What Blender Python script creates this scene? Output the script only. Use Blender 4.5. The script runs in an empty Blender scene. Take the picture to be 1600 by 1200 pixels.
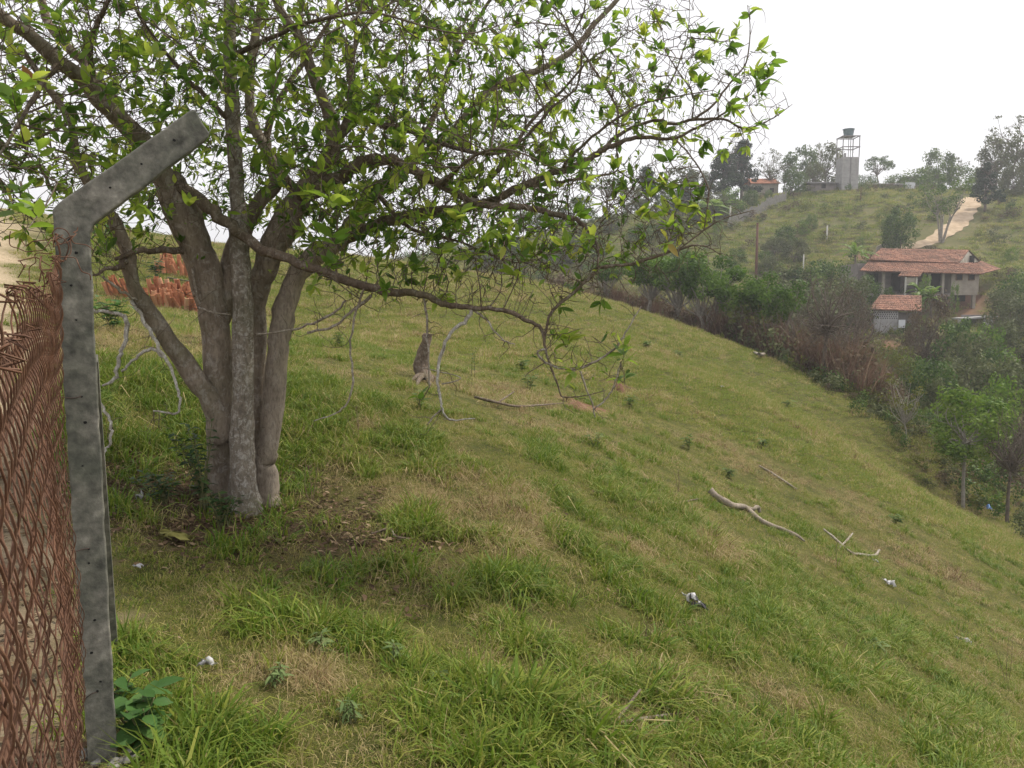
import bpy, math, random
import numpy as np
from mathutils import Vector, Matrix, kdtree

# ------------------------------------------------------------------ camera, sky, sun, exposure
scene = bpy.context.scene
HAZE = 0.0009
EYE = 1.65
F = 1256.0                    # focal length in pixels of the 1600 x 1200 photograph
PITCH = math.radians(5.5)
cam_d = bpy.data.cameras.new("camera")
cam_d.sensor_width = 36.0
cam_d.lens = 36.0 * F / 1600.0
cam_d.clip_start = 0.05
cam_d.clip_end = 6000.0
cam = bpy.data.objects.new("camera", cam_d)
cam.location = (0, 0, EYE)
cam.rotation_euler = (math.pi / 2 - PITCH, 0, 0)
scene.collection.objects.link(cam)
scene.camera = cam

SUN_EL = math.radians(52)
SUN_AZ = math.radians(62)      # from straight ahead (+Y) towards the right (+X)
world = bpy.data.worlds.new("World")
scene.world = world
world.use_nodes = True
wn = world.node_tree
wn.nodes.clear()
sky = wn.nodes.new("ShaderNodeTexSky")
sky.sky_type = 'NISHITA'
sky.sun_disc = False
sky.sun_elevation = SUN_EL
sky.sun_rotation = SUN_AZ
sky.air_density = 1.0
sky.dust_density = 4.0
sky.ozone_density = 1.0
bg_sky = wn.nodes.new("ShaderNodeBackground")
bg_sky.inputs[1].default_value = 0.10
bg_veil = wn.nodes.new("ShaderNodeBackground")       # thin even layer of white cloud
bg_veil.inputs[0].default_value = (1.0, 0.985, 1.0, 1)
bg_veil.inputs[1].default_value = 1.12
wmix = wn.nodes.new("ShaderNodeMixShader")
wmix.inputs[0].default_value = 0.85
wout = wn.nodes.new("ShaderNodeOutputWorld")
wn.links.new(sky.outputs[0], bg_sky.inputs[0])
wn.links.new(bg_sky.outputs[0], wmix.inputs[1])
wn.links.new(bg_veil.outputs[0], wmix.inputs[2])
wn.links.new(wmix.outputs[0], wout.inputs[0])

sun_d = bpy.data.lights.new("sun", 'SUN')
sun_d.energy = 3.7
sun_d.angle = math.radians(2.5)
sun_d.color = (1.0, 0.94, 0.82)
sun = bpy.data.objects.new("sun", sun_d)
sdir = Vector((math.sin(SUN_AZ) * math.cos(SUN_EL), math.cos(SUN_AZ) * math.cos(SUN_EL), math.sin(SUN_EL)))
sun.rotation_euler = (-sdir).to_track_quat('-Z', 'Y').to_euler()
sun.location = (30, 10, 60)
scene.collection.objects.link(sun)

scene.view_settings.view_transform = 'Standard'
scene.view_settings.look = 'None'
scene.view_settings.exposure = 0.18
scene.view_settings.gamma = 1.0
scene.view_settings.use_curve_mapping = False
scene.render.engine = 'CYCLES'
scene.cycles.max_bounces = 6
scene.cycles.diffuse_bounces = 3
scene.cycles.glossy_bounces = 2
scene.cycles.transmission_bounces = 4
scene.cycles.transparent_max_bounces = 6
scene.cycles.volume_bounces = 0
scene.cycles.volume_step_rate = 10

rng = np.random.default_rng(7)
random.seed(7)
COL = scene.collection

# ------------------------------------------------------------------ from photograph pixel to world
CP, SP = math.cos(PITCH), math.sin(PITCH)
def ray(px, py):
    u, v = (px - 800.0) / F, (600.0 - py) / F
    return np.array((u, CP + v * SP, -SP + v * CP))
def at(px, py, Y):
    d = ray(px, py)
    return np.array((0, 0, EYE)) + d * (Y / d[1])
def on_plane(px, py, P, n):
    d = ray(px, py); c = np.array((0, 0, EYE))
    return c + d * (np.dot(np.asarray(P) - c, n) / np.dot(d, n))

# ------------------------------------------------------------------ relief: thin-plate surface through measured points
ctl = []
for a in [(155,1195,2.75),(390,800,6.3),(1600,1200,5.2),(800,1200,2.95),(1200,1200,3.8),(665,595,11.5),(1180,815,11.5),
          (500,640,8.6),(250,487,23),(920,470,55),(1100,525,46),(1300,605,38),(1420,690,33),(1505,805,29.5),(1592,818,28.5),
          (1600,1000,11.7),(1600,850,24),(500,395,45),(700,428,50),(300,385,40),(20,338,34),(25,480,12),(820,450,53),
          (1000,640,18),(1200,640,24),(1000,520,34),(700,520,24),(800,800,6.5),(1300,1000,7.2),(1400,760,22),
          # beyond the meadow edge
          (1540,700,42),(1590,795,32),(1455,662,39),
          (1430,470,86),(1540,492,83),(1395,514,76),(1330,297,130),(1240,305,130),(1150,330,125),(1050,342,120),(950,350,118),
          (850,372,122),(700,395,130),(1440,300,134),(1530,308,136),(1600,300,128),(1180,458,90),(1250,400,105),(1330,398,103),
          (1450,384,101),(1560,400,98),(1600,440,88),(1600,520,74),(1100,430,96),(1000,425,100)]:
    ctl.append(at(*a))
ctl += [np.array(p, float) for p in [(0,0,0),(-3,0,.15),(3,0,-1.1),(0,-12,-.6),(-12,-12,2.5),(12,-12,-5.5),(10,2,-4.2),
        (-6,4,1.1),(-30,20,7.5),(-55,20,11),(-60,80,10),(-35,140,6),(-10,70,1.5),(6,70,-2.5),(15,60,-4.5),(26,58,-6.5),(40,58,-5),(30,68,-3),
        (22,20,-8),(40,0,-15),(35,36,-8),(60,30,-12),(70,60,-3),(90,100,12),(105,135,20),(60,185,16),(0,190,4),(120,190,15),(-50,-40,5),(0,-45,-3),(45,-40,-18),(-80,190,6),(110,0,-12),(-100,60,12)]]
ctl = np.array(ctl)
def _k(r2):
    return 0.5 * r2 * np.log(r2 + 1e-9)
_n = len(ctl)
_d2 = ((ctl[:, None, :2] - ctl[None, :, :2]) ** 2).sum(-1)
_A = np.zeros((_n + 3, _n + 3))
_A[:_n, :_n] = _k(_d2) + np.eye(_n) * 0.6
_A[:_n, _n] = 1; _A[:_n, _n + 1:] = ctl[:, :2]
_A[_n, :_n] = 1; _A[_n + 1:, :_n] = ctl[:, :2].T
_w = np.linalg.solve(_A, np.concatenate([ctl[:, 2], np.zeros(3)]))

def vnoise(x, y, seed=0):
    """smooth value noise in [-1, 1]"""
    xi, yi = np.floor(x).astype(np.int64), np.floor(y).astype(np.int64)
    fx, fy = x - xi, y - yi
    fx, fy = fx * fx * (3 - 2 * fx), fy * fy * (3 - 2 * fy)
    def h(a, b):
        n = (a * 374761393 + b * 668265263 + seed * 1442695041) & 0x7fffffff
        n = ((n ^ (n >> 13)) * 1274126177) & 0x7fffffff
        return ((n ^ (n >> 16)) & 0xffff) / 32767.5 - 1
    return (h(xi, yi) * (1 - fx) + h(xi + 1, yi) * fx) * (1 - fy) + (h(xi, yi + 1) * (1 - fx) + h(xi + 1, yi + 1) * fx) * fy
def fbm(x, y, seed=0, o=4):
    s, a, t = 0, 1.0, 0
    for i in range(o):
        s = s + a * vnoise(x * 2 ** i, y * 2 ** i, seed + i); t += a; a *= 0.5
    return s / t

def relief(x, y, fine=True):
    x = np.asarray(x, float); y = np.asarray(y, float); shp = x.shape
    x = x.ravel(); y = y.ravel()
    cx, cy = np.clip(x, -100, 120), np.clip(y, -45, 190)
    z = np.empty_like(x)
    for i in range(0, len(x), 20000):
        s = slice(i, i + 20000)
        d2 = (cx[s, None] - ctl[None, :, 0]) ** 2 + (cy[s, None] - ctl[None, :, 1]) ** 2
        z[s] = _k(d2) @ _w[:_n] + _w[_n] + cx[s] * _w[_n + 1] + cy[s] * _w[_n + 2]
    # far country: rolling land and a blue range of hills at the back
    R = np.hypot(x, y)
    out = np.clip((np.hypot(np.maximum(np.abs(x - 10) - 90, 0), np.maximum(np.maximum(y - 175, -35 - y), 0))) / 120, 0, 1)
    out = out * out * (3 - 2 * out)
    farz = -6 + 10 * fbm(x / 160, y / 160, 5, 3)
    m = np.clip((R - 420) / 380, 0, 1); m = m * m * (3 - 2 * m)
    farz = farz + m * (52 + 34 * fbm(x / 260, y / 260, 9, 4))
    z = z * (1 - out) + farz * out
    if fine:
        near = np.clip(1 - R / 90, 0, 1)
        z = z + 0.045 * fbm(x / 0.9, y / 0.9, 2, 3) * np.clip(R / 3, .3, 1) + 0.15 * fbm(x / 4.5, y / 4.5, 3, 4) * np.clip(R / 8, .2, 1)
        z = z + (0.5 * fbm(x / 9, y / 9, 4, 4)) * np.clip((y - 55) / 30, 0, 1)
    return z.reshape(shp)
def gz(x, y):
    return float(relief(np.array([x]), np.array([y]))[0])
def hit(px, py, far=260.0):
    """where the sight line of a pixel first meets the ground"""
    d = ray(px, py); d = d / d[1]
    Y = np.concatenate([np.arange(1.2, 12, 0.04), np.arange(12, 60, 0.15), np.arange(60, far, 0.4)])
    z = EYE + d[2] * Y; g = relief(d[0] * Y, Y)
    k = np.nonzero(z < g)[0]
    if len(k) == 0:
        return np.array((d[0] * far, far, gz(d[0] * far, far)))
    y = Y[k[0]]
    return np.array((d[0] * y, y, g[k[0]]))
def base(px, Y, py=440.0):
    """ground point at distance Y in the direction of pixel column px (read at row py)"""
    X = float(at(px, py, Y)[0])
    return np.array((X, Y, gz(X, Y)))

# ------------------------------------------------------------------ materials
MATS = {}
def nodes_of(name):
    m = bpy.data.materials.new(name); m.use_nodes = True
    nt = m.node_tree; nt.nodes.clear(); MATS[name] = m
    return m, nt, nt.nodes, nt.links
def ramp(nt, fac, stops, interp='LINEAR'):
    r = nt.nodes.new("ShaderNodeValToRGB"); cr = r.color_ramp; cr.interpolation = interp
    while len(cr.elements) < len(stops): cr.elements.new(0.5)
    for e, (p, c) in zip(cr.elements, stops):
        e.position = p; e.color = (*c, 1)
    if fac is not None: nt.links.new(fac, r.inputs[0])
    return r.outputs[0]
def noise(nt, scale, detail=4, rough=.55, coord=None, dist=0.0):
    n = nt.nodes.new("ShaderNodeTexNoise"); n.inputs['Scale'].default_value = scale
    n.inputs['Detail'].default_value = detail; n.inputs['Roughness'].default_value = rough
    n.inputs['Distortion'].default_value = dist
    if coord is not None: nt.links.new(coord, n.inputs['Vector'])
    return n.outputs[0]
def mixc(nt, fac, a, b, mode='MIX'):
    m = nt.nodes.new("ShaderNodeMix"); m.data_type = 'RGBA'; m.blend_type = mode
    for s, v in ((m.inputs[0], fac), (m.inputs[6], a), (m.inputs[7], b)):
        if hasattr(v, 'links') or hasattr(v, 'is_linked'): nt.links.new(v, s)
        elif isinstance(v, (int, float)): s.default_value = v
        else: s.default_value = (*v, 1)
    return m.outputs[2]
def math_(nt, op, a, b=None, clamp=False):
    m = nt.nodes.new("ShaderNodeMath"); m.operation = op; m.use_clamp = clamp
    for s, v in zip(m.inputs, (a, b)):
        if v is None: continue
        if hasattr(v, 'is_linked'): nt.links.new(v, s)
        else: s.default_value = v
    return m.outputs[0]
def attr(nt, name, kind='GEOMETRY'):
    a = nt.nodes.new("ShaderNodeAttribute"); a.attribute_name = name; a.attribute_type = kind
    return a.outputs['Fac'], a.outputs['Color']
def objcoord(nt, which='Object'):
    return nt.nodes.new("ShaderNodeTexCoord").outputs[which]
def orand(nt):
    return nt.nodes.new("ShaderNodeObjectInfo").outputs['Random']
def finish(nt, col, rough=.8, bump=None, bstr=.3, bdist=.02, transl=0.0, metal=0.0, spec=.3, tcol=None):
    p = nt.nodes.new("ShaderNodeBsdfPrincipled")
    if hasattr(col, 'is_linked'): nt.links.new(col, p.inputs['Base Color'])
    else: p.inputs['Base Color'].default_value = (*col, 1)
    if hasattr(rough, 'is_linked'): nt.links.new(rough, p.inputs['Roughness'])
    else: p.inputs['Roughness'].default_value = rough
    p.inputs['Metallic'].default_value = metal
    p.inputs['Specular IOR Level'].default_value = spec
    if bump is not None:
        b = nt.nodes.new("ShaderNodeBump"); b.inputs['Strength'].default_value = bstr; b.inputs['Distance'].default_value = bdist
        nt.links.new(bump, b.inputs['Height']); nt.links.new(b.outputs[0], p.inputs['Normal'])
    o = nt.nodes.new("ShaderNodeOutputMaterial")
    if transl > 0:
        t = nt.nodes.new("ShaderNodeBsdfTranslucent"); mx = nt.nodes.new("ShaderNodeMixShader"); mx.inputs[0].default_value = transl
        c2 = tcol if tcol is not None else col
        if hasattr(c2, 'is_linked'): nt.links.new(c2, t.inputs[0])
        else: t.inputs[0].default_value = (*c2, 1)
        nt.links.new(p.outputs[0], mx.inputs[1]); nt.links.new(t.outputs[0], mx.inputs[2]); nt.links.new(mx.outputs[0], o.inputs[0])
    else:
        nt.links.new(p.outputs[0], o.inputs[0])
def surf(name, stops, scale=6, rough=.85, bstr=.3, bdist=.01, detail=6, spec=.25, scale2=None, stops2=None, fac2=.5, metal=0, dist=0.0, stretch=None):
    """noise-coloured solid surface with fine relief"""
    m, nt, N, L = nodes_of(name)
    co = objcoord(nt)
    if stretch:
        mp = N.new("ShaderNodeMapping"); mp.inputs['Scale'].default_value = stretch; L.new(co, mp.inputs[0]); co = mp.outputs[0]
    n1 = noise(nt, scale, detail, .6, co, dist)
    c = ramp(nt, n1, stops)
    if stops2:
        n2 = noise(nt, scale2, 5, .6, co)
        k = ramp(nt, n2, [(.5 - .12, (0, 0, 0)), (.5 + .12, (1, 1, 1))])
        c2 = ramp(nt, n1, stops2)
        c = mixc(nt, math_(nt, 'MULTIPLY', k, fac2), c, c2)
    n3 = noise(nt, scale * 5, 4, .6, co)
    finish(nt, c, rough, math_(nt, 'ADD', n1, math_(nt, 'MULTIPLY', n3, .5)), bstr, bdist, spec=spec, metal=metal)
    return m
def leafmat(name, stops, transl=.35, rough=.45, jitter=.35, spec=.10):
    """leaf colour by leaf ('b' attribute), varied a little from plant to plant"""
    m, nt, N, L = nodes_of(name)
    f, _ = attr(nt, 'b')
    r = orand(nt)
    f2 = math_(nt, 'ADD', f, math_(nt, 'MULTIPLY', math_(nt, 'SUBTRACT', r, .5), jitter), True)
    c = ramp(nt, f2, stops)
    h = N.new("ShaderNodeHueSaturation"); h.inputs['Value'].default_value = 1.35; h.inputs['Saturation'].default_value = 1.08; L.new(c, h.inputs['Color'])
    finish(nt, c, rough, transl=transl, spec=spec, tcol=h.outputs[0])
    return m

# ------------------------------------------------------------------ mesh helpers
class MB:
    """collects pieces of ONE mesh; world coordinates"""
    def __init__(s): s.v = []; s.f = []; s.m = []; s.n = 0; s.b = []
    def add(s, verts, faces, mi=0, b=0.5):
        verts = np.asarray(verts, float)
        s.v.append(verts); o = s.n
        for f in faces: s.f.append([i + o for i in f]); s.m.append(mi)
        s.n += len(verts); s.b.append(np.full(len(verts), b))
    def box(s, c, size, rz=0, mi=0, axes=None, b=.5):
        hx, hy, hz = [k / 2 for k in size]
        P = np.array([(x, y, z) for z in (-hz, hz) for y in (-hy, hy) for x in (-hx, hx)])
        if axes is not None: P = P @ np.asarray(axes)
        elif rz:
            ca, sa = math.cos(rz), math.sin(rz); P = P @ np.array([[ca, sa, 0], [-sa, ca, 0], [0, 0, 1]])
        s.add(P + np.asarray(c), [(0, 2, 3, 1), (4, 5, 7, 6), (0, 1, 5, 4), (2, 6, 7, 3), (0, 4, 6, 2), (1, 3, 7, 5)], mi, b)
    def bar(s, a, b_, w, h=None, mi=0, up=(0, 0, 1)):
        a, b_ = np.asarray(a, float), np.asarray(b_, float); d = b_ - a; L = np.linalg.norm(d); d = d / L
        sd = np.cross(d, up); 
        if np.linalg.norm(sd) < 1e-3: sd = np.cross(d, (1, 0, 0))
        sd /= np.linalg.norm(sd); u = np.cross(sd, d)
        s.box((a + b_) / 2, (L, w, h or w), axes=np.array([d, sd, u]), mi=mi)
    def prism(s, poly, ex, mi=0, b=.5):
        """poly: list of 3-D points in one plane, ex: extrusion vector"""
        P = np.asarray(poly, float); n = len(P); Q = P + np.asarray(ex)
        s.add(np.concatenate([P, Q]), [tuple(range(n))[::-1], tuple(range(n, 2 * n))] + [(i, (i + 1) % n, n + (i + 1) % n, n + i) for i in range(n)], mi, b)
    def tube(s, pts, rad, k=6, mi=0, cap=True, b=.5, wob=0.0):
        P = np.asarray(pts, float); n = len(P)
        if n < 2: return
        R = np.broadcast_to(np.asarray(rad, float), (n,))
        T = np.gradient(P, axis=0); T /= (np.linalg.norm(T, axis=1)[:, None] + 1e-9)
        t = T[0]; u = np.cross(t, (0.13, 0.31, 0.94) if abs(t[2]) < .9 else (1, 0.1, 0)); u /= np.linalg.norm(u)
        V = np.empty((n, k, 3)); ang = np.arange(k) * 2 * math.pi / k; ca, sa = np.cos(ang)[:, None], np.sin(ang)[:, None]
        for i in range(n):
            t = T[i]; u = u - t * np.dot(u, t); u /= (np.linalg.norm(u) + 1e-9); w = np.cross(t, u)
            r = R[i]
            if wob: r = r * (1 + wob * np.sin(ang * 2 + i * .7 + R[0] * 99) + wob * .6 * np.sin(ang * 3 - i * 1.3))[:, None]
            V[i] = P[i] + (u * ca + w * sa) * r
        F_ = [(i * k + j, i * k + (j + 1) % k, (i + 1) * k + (j + 1) % k, (i + 1) * k + j) for i in range(n - 1) for j in range(k)]
        if cap: F_ += [tuple(range(k))[::-1], tuple(range((n - 1) * k, n * k))]
        s.add(V.reshape(-1, 3), F_, mi, b)
    def lathe(s, c, prof, k=20, mi=0, caps=True):
        c = np.asarray(c, float); a = np.arange(k) * 2 * math.pi / k
        V = np.concatenate([np.stack([np.cos(a) * r, np.sin(a) * r, np.full(k, z)], 1) for r, z in prof]) + c
        n = len(prof)
        F_ = [(i * k + j, i * k + (j + 1) % k, (i + 1) * k + (j + 1) % k, (i + 1) * k + j) for i in range(n - 1) for j in range(k)]
        if caps: F_ += [tuple(range(k))[::-1], tuple(range((n - 1) * k, n * k))]
        s.add(V, F_, mi)
    def mesh(s, name, mats, origin=(0, 0, 0), smooth=False):
        me = bpy.data.meshes.new(name)
        V = np.concatenate(s.v) - np.asarray(origin, float)
        me.from_pydata(V.tolist(), [], s.f)
        for m in (mats if isinstance(mats, (list, tuple)) else [mats]): me.materials.append(MATS[m])
        if len(set(s.m)) > 1: me.polygons.foreach_set('material_index', s.m)
        if smooth: me.polygons.foreach_set('use_smooth', [True] * len(me.polygons))
        a = me.attributes.new('b', 'FLOAT', 'POINT'); a.data.foreach_set('value', np.concatenate(s.b))
        me.update()
        return me
    def build(s, name, mats, parent=None, smooth=False, origin=None):
        o0 = np.array(parent['_o']) if parent is not None else (np.zeros(3) if origin is None else np.asarray(origin, float))
        me = s.mesh(name, mats, o0, smooth)
        o = bpy.data.objects.new(name, me); COL.objects.link(o)
        if parent is not None: o.parent = parent
        else: o.location = o0
        o['_o'] = [float(k) for k in o0]
        return o
def tag(o, label=None, cat=None, group=None, kind=None):
    if label: o['label'] = label
    if cat: o['category'] = cat
    if group: o['group'] = group
    if kind: o['kind'] = kind
    return o
def thing(name, label, cat, loc, group=None):
    o = bpy.data.objects.new(name, None); COL.objects.link(o)
    o.empty_display_size = .2
    o.location = [float(k) for k in loc]; o['_o'] = [float(k) for k in loc]
    return tag(o, label, cat, group)
def mesh_np(name, V, Fc, mat, attrs=None, smooth=False):
    """fast mesh from arrays; Fc is (n,3) or (n,4)"""
    me = bpy.data.meshes.new(name)
    V = np.ascontiguousarray(V, np.float32); Fc = np.ascontiguousarray(Fc, np.int32); k = Fc.shape[1]
    me.vertices.add(len(V)); me.vertices.foreach_set('co', V.ravel())
    me.loops.add(Fc.size); me.loops.foreach_set('vertex_index', Fc.ravel())
    me.polygons.add(len(Fc)); me.polygons.foreach_set('loop_start', np.arange(0, Fc.size, k, dtype=np.int32))
    if smooth: me.polygons.foreach_set('use_smooth', np.ones(len(Fc), bool))
    for nm, arr in (attrs or {}).items():
        a = me.attributes.new(nm, 'FLOAT', 'POINT'); a.data.foreach_set('value', np.ascontiguousarray(arr, np.float32))
    me.materials.append(MATS[mat]); me.update(calc_edges=True); me.validate()
    return me
def obj_of(name, me, parent=None, loc=None):
    o = bpy.data.objects.new(name, me); COL.objects.link(o)
    if parent is not None: o.parent = parent
    if loc is not None: o.location = [float(k) for k in loc]
    return o
def spline(P, n):
    """Catmull-Rom through the points, n samples per span; P may carry extra columns (radius)"""
    P = np.asarray(P, float)
    if len(P) < 3: 
        t = np.linspace(0, 1, n + 1)[:, None]; return P[0] * (1 - t) + P[-1] * t
    Q = np.concatenate([[2 * P[0] - P[1]], P, [2 * P[-1] - P[-2]]]); out = []
    t = np.linspace(0, 1, n, endpoint=False)[:, None]
    for i in range(1, len(Q) - 2):
        a, b, c, d = Q[i - 1], Q[i], Q[i + 1], Q[i + 2]
        out.append(.5 * (2 * b + (c - a) * t + (2 * a - 5 * b + 4 * c - d) * t ** 2 + (3 * b - a - 3 * c + d) * t ** 3))
    out.append(P[-1:]); return np.concatenate(out)

def scatter(name, pts, rot, scl, idx, tint, sources, label, cat):
    """plants too many to count: one object, copies of a few source clumps by geometry nodes"""
    me = bpy.data.meshes.new(name); n = len(pts)
    me.vertices.add(n); me.vertices.foreach_set('co', np.ascontiguousarray(pts, np.float32).ravel())
    a = me.attributes.new('rot', 'FLOAT_VECTOR', 'POINT'); a.data.foreach_set('vector', np.ascontiguousarray(rot, np.float32).ravel())
    a = me.attributes.new('scl', 'FLOAT_VECTOR', 'POINT'); a.data.foreach_set('vector', np.ascontiguousarray(scl, np.float32).ravel())
    a = me.attributes.new('idx', 'INT', 'POINT'); a.data.foreach_set('value', np.ascontiguousarray(idx, np.int32))
    a = me.attributes.new('tint', 'FLOAT', 'POINT'); a.data.foreach_set('value', np.ascontiguousarray(tint, np.float32))
    me.update()
    c = bpy.data.collections.new(name + "_clumps")
    for i, sm in enumerate(sources):
        c.objects.link(bpy.data.objects.new("%s_clump_%02d" % (name, i), sm))
    o = bpy.data.objects.new(name, me); COL.objects.link(o)
    ng = bpy.data.node_groups.new(name, 'GeometryNodeTree')
    ng.interface.new_socket('Geometry', in_out='INPUT', socket_type='NodeSocketGeometry')
    ng.interface.new_socket('Geometry', in_out='OUTPUT', socket_type='NodeSocketGeometry')
    N, L = ng.nodes, ng.links
    gi, go = N.new('NodeGroupInput'), N.new('NodeGroupOutput')
    ci = N.new('GeometryNodeCollectionInfo'); ci.inputs['Collection'].default_value = c
    ci.inputs['Separate Children'].default_value = True; ci.inputs['Reset Children'].default_value = True
    ip = N.new('GeometryNodeInstanceOnPoints'); ip.inputs['Pick Instance'].default_value = True
    def na(nm, t):
        q = N.new('GeometryNodeInputNamedAttribute'); q.data_type = t; q.inputs[0].default_value = nm; return q.outputs[0]
    L.new(gi.outputs[0], ip.inputs['Points']); L.new(ci.outputs[0], ip.inputs['Instance'])
    L.new(na('idx', 'INT'), ip.inputs['Instance Index'])
    L.new(na('rot', 'FLOAT_VECTOR'), ip.inputs['Rotation']); L.new(na('scl', 'FLOAT_VECTOR'), ip.inputs['Scale'])
    L.new(ip.outputs[0], go.inputs[0])
    md = o.modifiers.new("scatter", 'NODES'); md.node_group = ng
    return tag(o, label, cat, kind='stuff')

# ------------------------------------------------------------------ the ground
FK, FC = -0.526, -0.10                 # chain-link fence line: X = FK * Y + FC
def masks(X, Y):
    """how much of the ground is bare sand / far brushy hillside / red earth / dry"""
    R = np.hypot(X, Y)
    nz = fbm(X / 2.2, Y / 2.2, 31, 4)
    nzs = fbm(X / .7, Y / .7, 32, 3)
    # sandy track left of the fence, then widening up the slope
    edge = np.where(Y < 6, FK * Y + FC - .10, FK * 6 + FC - .1 - (Y - 6) * .60)
    sand = np.clip((edge - X) / (.12 + .07 * np.maximum(Y, 0)) + .7 * nzs + np.where(Y < 5, .75, .3), 0, 1) * np.clip((75 - Y) / 10, 0, 1)
    hill = np.clip((Y - (58 - .55 * np.maximum(X - 8, 0))) / 6 + .8 * nz, 0, 1)
    red = np.zeros_like(X)
    for (px, py, r) in [(900, 628, .5), (935, 640, .45), (968, 604, .28), (1540, 500, 4.0), (1500, 470, 2.5), (1390, 545, 2.2), (1348, 403, 1.6), (1556, 735, 1.2)]:
        h = hit(px, py); red = np.maximum(red, np.clip(1.3 - np.hypot((X - h[0]) * .8, Y - h[1]) / r + .7 * nzs, 0, 1))
    gully = np.clip((X - 15.5) / 2.5 + .9 * nz, 0, 1) * np.clip(1.6 - np.abs(Y - 38) / 7 + .4 * nzs, 0, 1) * np.clip((46 - X) / 6, 0, 1)
    fence_litter = np.clip((edge + .25 - X) / .5 + .5 * nzs, 0, 1) * np.clip((6.5 - Y) / 2.5 + .6 * nz, 0, 1)  # leaf-littered soil beyond the near end of the fence
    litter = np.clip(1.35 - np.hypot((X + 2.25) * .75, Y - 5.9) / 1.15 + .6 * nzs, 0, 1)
    return sand, hill, red, np.maximum(gully, 0), np.maximum(litter, .75 * fence_litter)

m, nt, N, L = nodes_of('ground')
co = objcoord(nt)
n_big = noise(nt, .35, 5, .6, co); n_mid = noise(nt, 2.2, 6, .65, co); n_fine = noise(nt, 16, 6, .7, co); n_vf = noise(nt, 70, 3, .7, co)
grass = ramp(nt, n_mid, [(.30, (.048, .060, .014)), (.50, (.098, .106, .025)), (.68, (.150, .135, .042))])
grass = mixc(nt, math_(nt, 'MULTIPLY', ramp(nt, n_fine, [(.40, (0, 0, 0)), (.66, (1, 1, 1))]), .55), grass, (.080, .064, .028))
sandc = ramp(nt, n_fine, [(.30, (.30, .225, .145)), (.52, (.47, .37, .25)), (.72, (.56, .46, .33))])
sandc = mixc(nt, math_(nt, 'MULTIPLY', ramp(nt, n_mid, [(.52, (0, 0, 0)), (.68, (1, 1, 1))]), .45), sandc, (.16, .115, .075))
hillc = ramp(nt, n_mid, [(.28, (.070, .080, .030)), (.48, (.125, .125, .045)), (.62, (.165, .130, .070)), (.75, (.12, .09, .055))])
hillc = mixc(nt, ramp(nt, n_big, [(.42, (0, 0, 0)), (.62, (1, 1, 1))]), hillc, ramp(nt, n_fine, [(.3, (.085, .090, .035)), (.7, (.15, .145, .055))]))
redc = ramp(nt, n_fine, [(.3, (.14, .066, .042)), (.7, (.26, .145, .095))])
gulc = ramp(nt, n_fine, [(.3, (.060, .050, .028)), (.6, (.125, .080, .050)), (.75, (.09, .10, .035))])
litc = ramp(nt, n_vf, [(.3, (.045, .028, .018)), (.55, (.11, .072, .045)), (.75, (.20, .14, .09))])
c = mixc(nt, attr(nt, 'hill')[0], grass, hillc)
c = mixc(nt, attr(nt, 'gully')[0], c, gulc)
c = mixc(nt, attr(nt, 'sand')[0], c, sandc)
c = mixc(nt, attr(nt, 'red')[0], c, redc)
c = mixc(nt, attr(nt, 'litter')[0], c, litc)
finish(nt, c, .95, math_(nt, 'ADD', n_fine, math_(nt, 'MULTIPLY', n_vf, .4)), .9, .05, spec=.1)

gx = np.sinh(np.linspace(-4.6, 4.6, 401)); gx = gx / gx.max() * 1000
gy = np.sinh(np.linspace(-2.6, 4.9, 431)); gy = np.where(gy < 0, gy / abs(gy.min()) * 120, gy / gy.max() * 1150)
GX, GY = np.meshgrid(gx + 0, gy + 3)
GZ = relief(GX, GY)
V = np.stack([GX, GY, GZ], -1).reshape(-1, 3)
ny, nx = GX.shape
ii = (np.arange(ny - 1)[:, None] * nx + np.arange(nx - 1)[None, :]).ravel()
Fc = np.stack([ii, ii + 1, ii + nx + 1, ii + nx], 1)
sa, hi, rd, gu, li = masks(V[:, 0], V[:, 1])
ground = obj_of('ground', mesh_np('ground', V, Fc, 'ground', {'sand': sa, 'hill': hi, 'red': rd, 'gully': gu, 'litter': li}, True))
tag(ground, 'sloping grassy meadow falling to a valley with a brushy hillside beyond', 'ground', kind='structure')

# ------------------------------------------------------------------ grass
def grass_mat(name, stops, dry):
    m, nt, N, L = nodes_of(name)
    b, _ = attr(nt, 'b'); t, _ = attr(nt, 't'); ti, _ = attr(nt, 'tint', 'INSTANCER')
    f = math_(nt, 'ADD', math_(nt, 'MULTIPLY', b, .72), math_(nt, 'MULTIPLY', ti, .42), True)
    c = ramp(nt, f, stops)
    c = mixc(nt, math_(nt, 'MULTIPLY', math_(nt, 'POWER', t, 3.0), .35), c, dry)     # tips yellowed
    finish(nt, c, .55, transl=.35, spec=.25)
grass_mat('grass_blade', [(0, (.068, .145, .011)), (.22, (.140, .225, .020)), (.42, (.235, .275, .038)), (.60, (.330, .305, .085)), (.74, (.44, .355, .170)), (.87, (.48, .38, .21)), (.94, (.28, .175, .090)), (1, (.13, .078, .042))], (.33, .27, .10))
grass_mat('cane_blade', [(0, (.12, .082, .050)), (.35, (.105, .055, .040)), (.7, (.165, .092, .066)), (1, (.29, .21, .14))], (.36, .26, .16))

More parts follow.
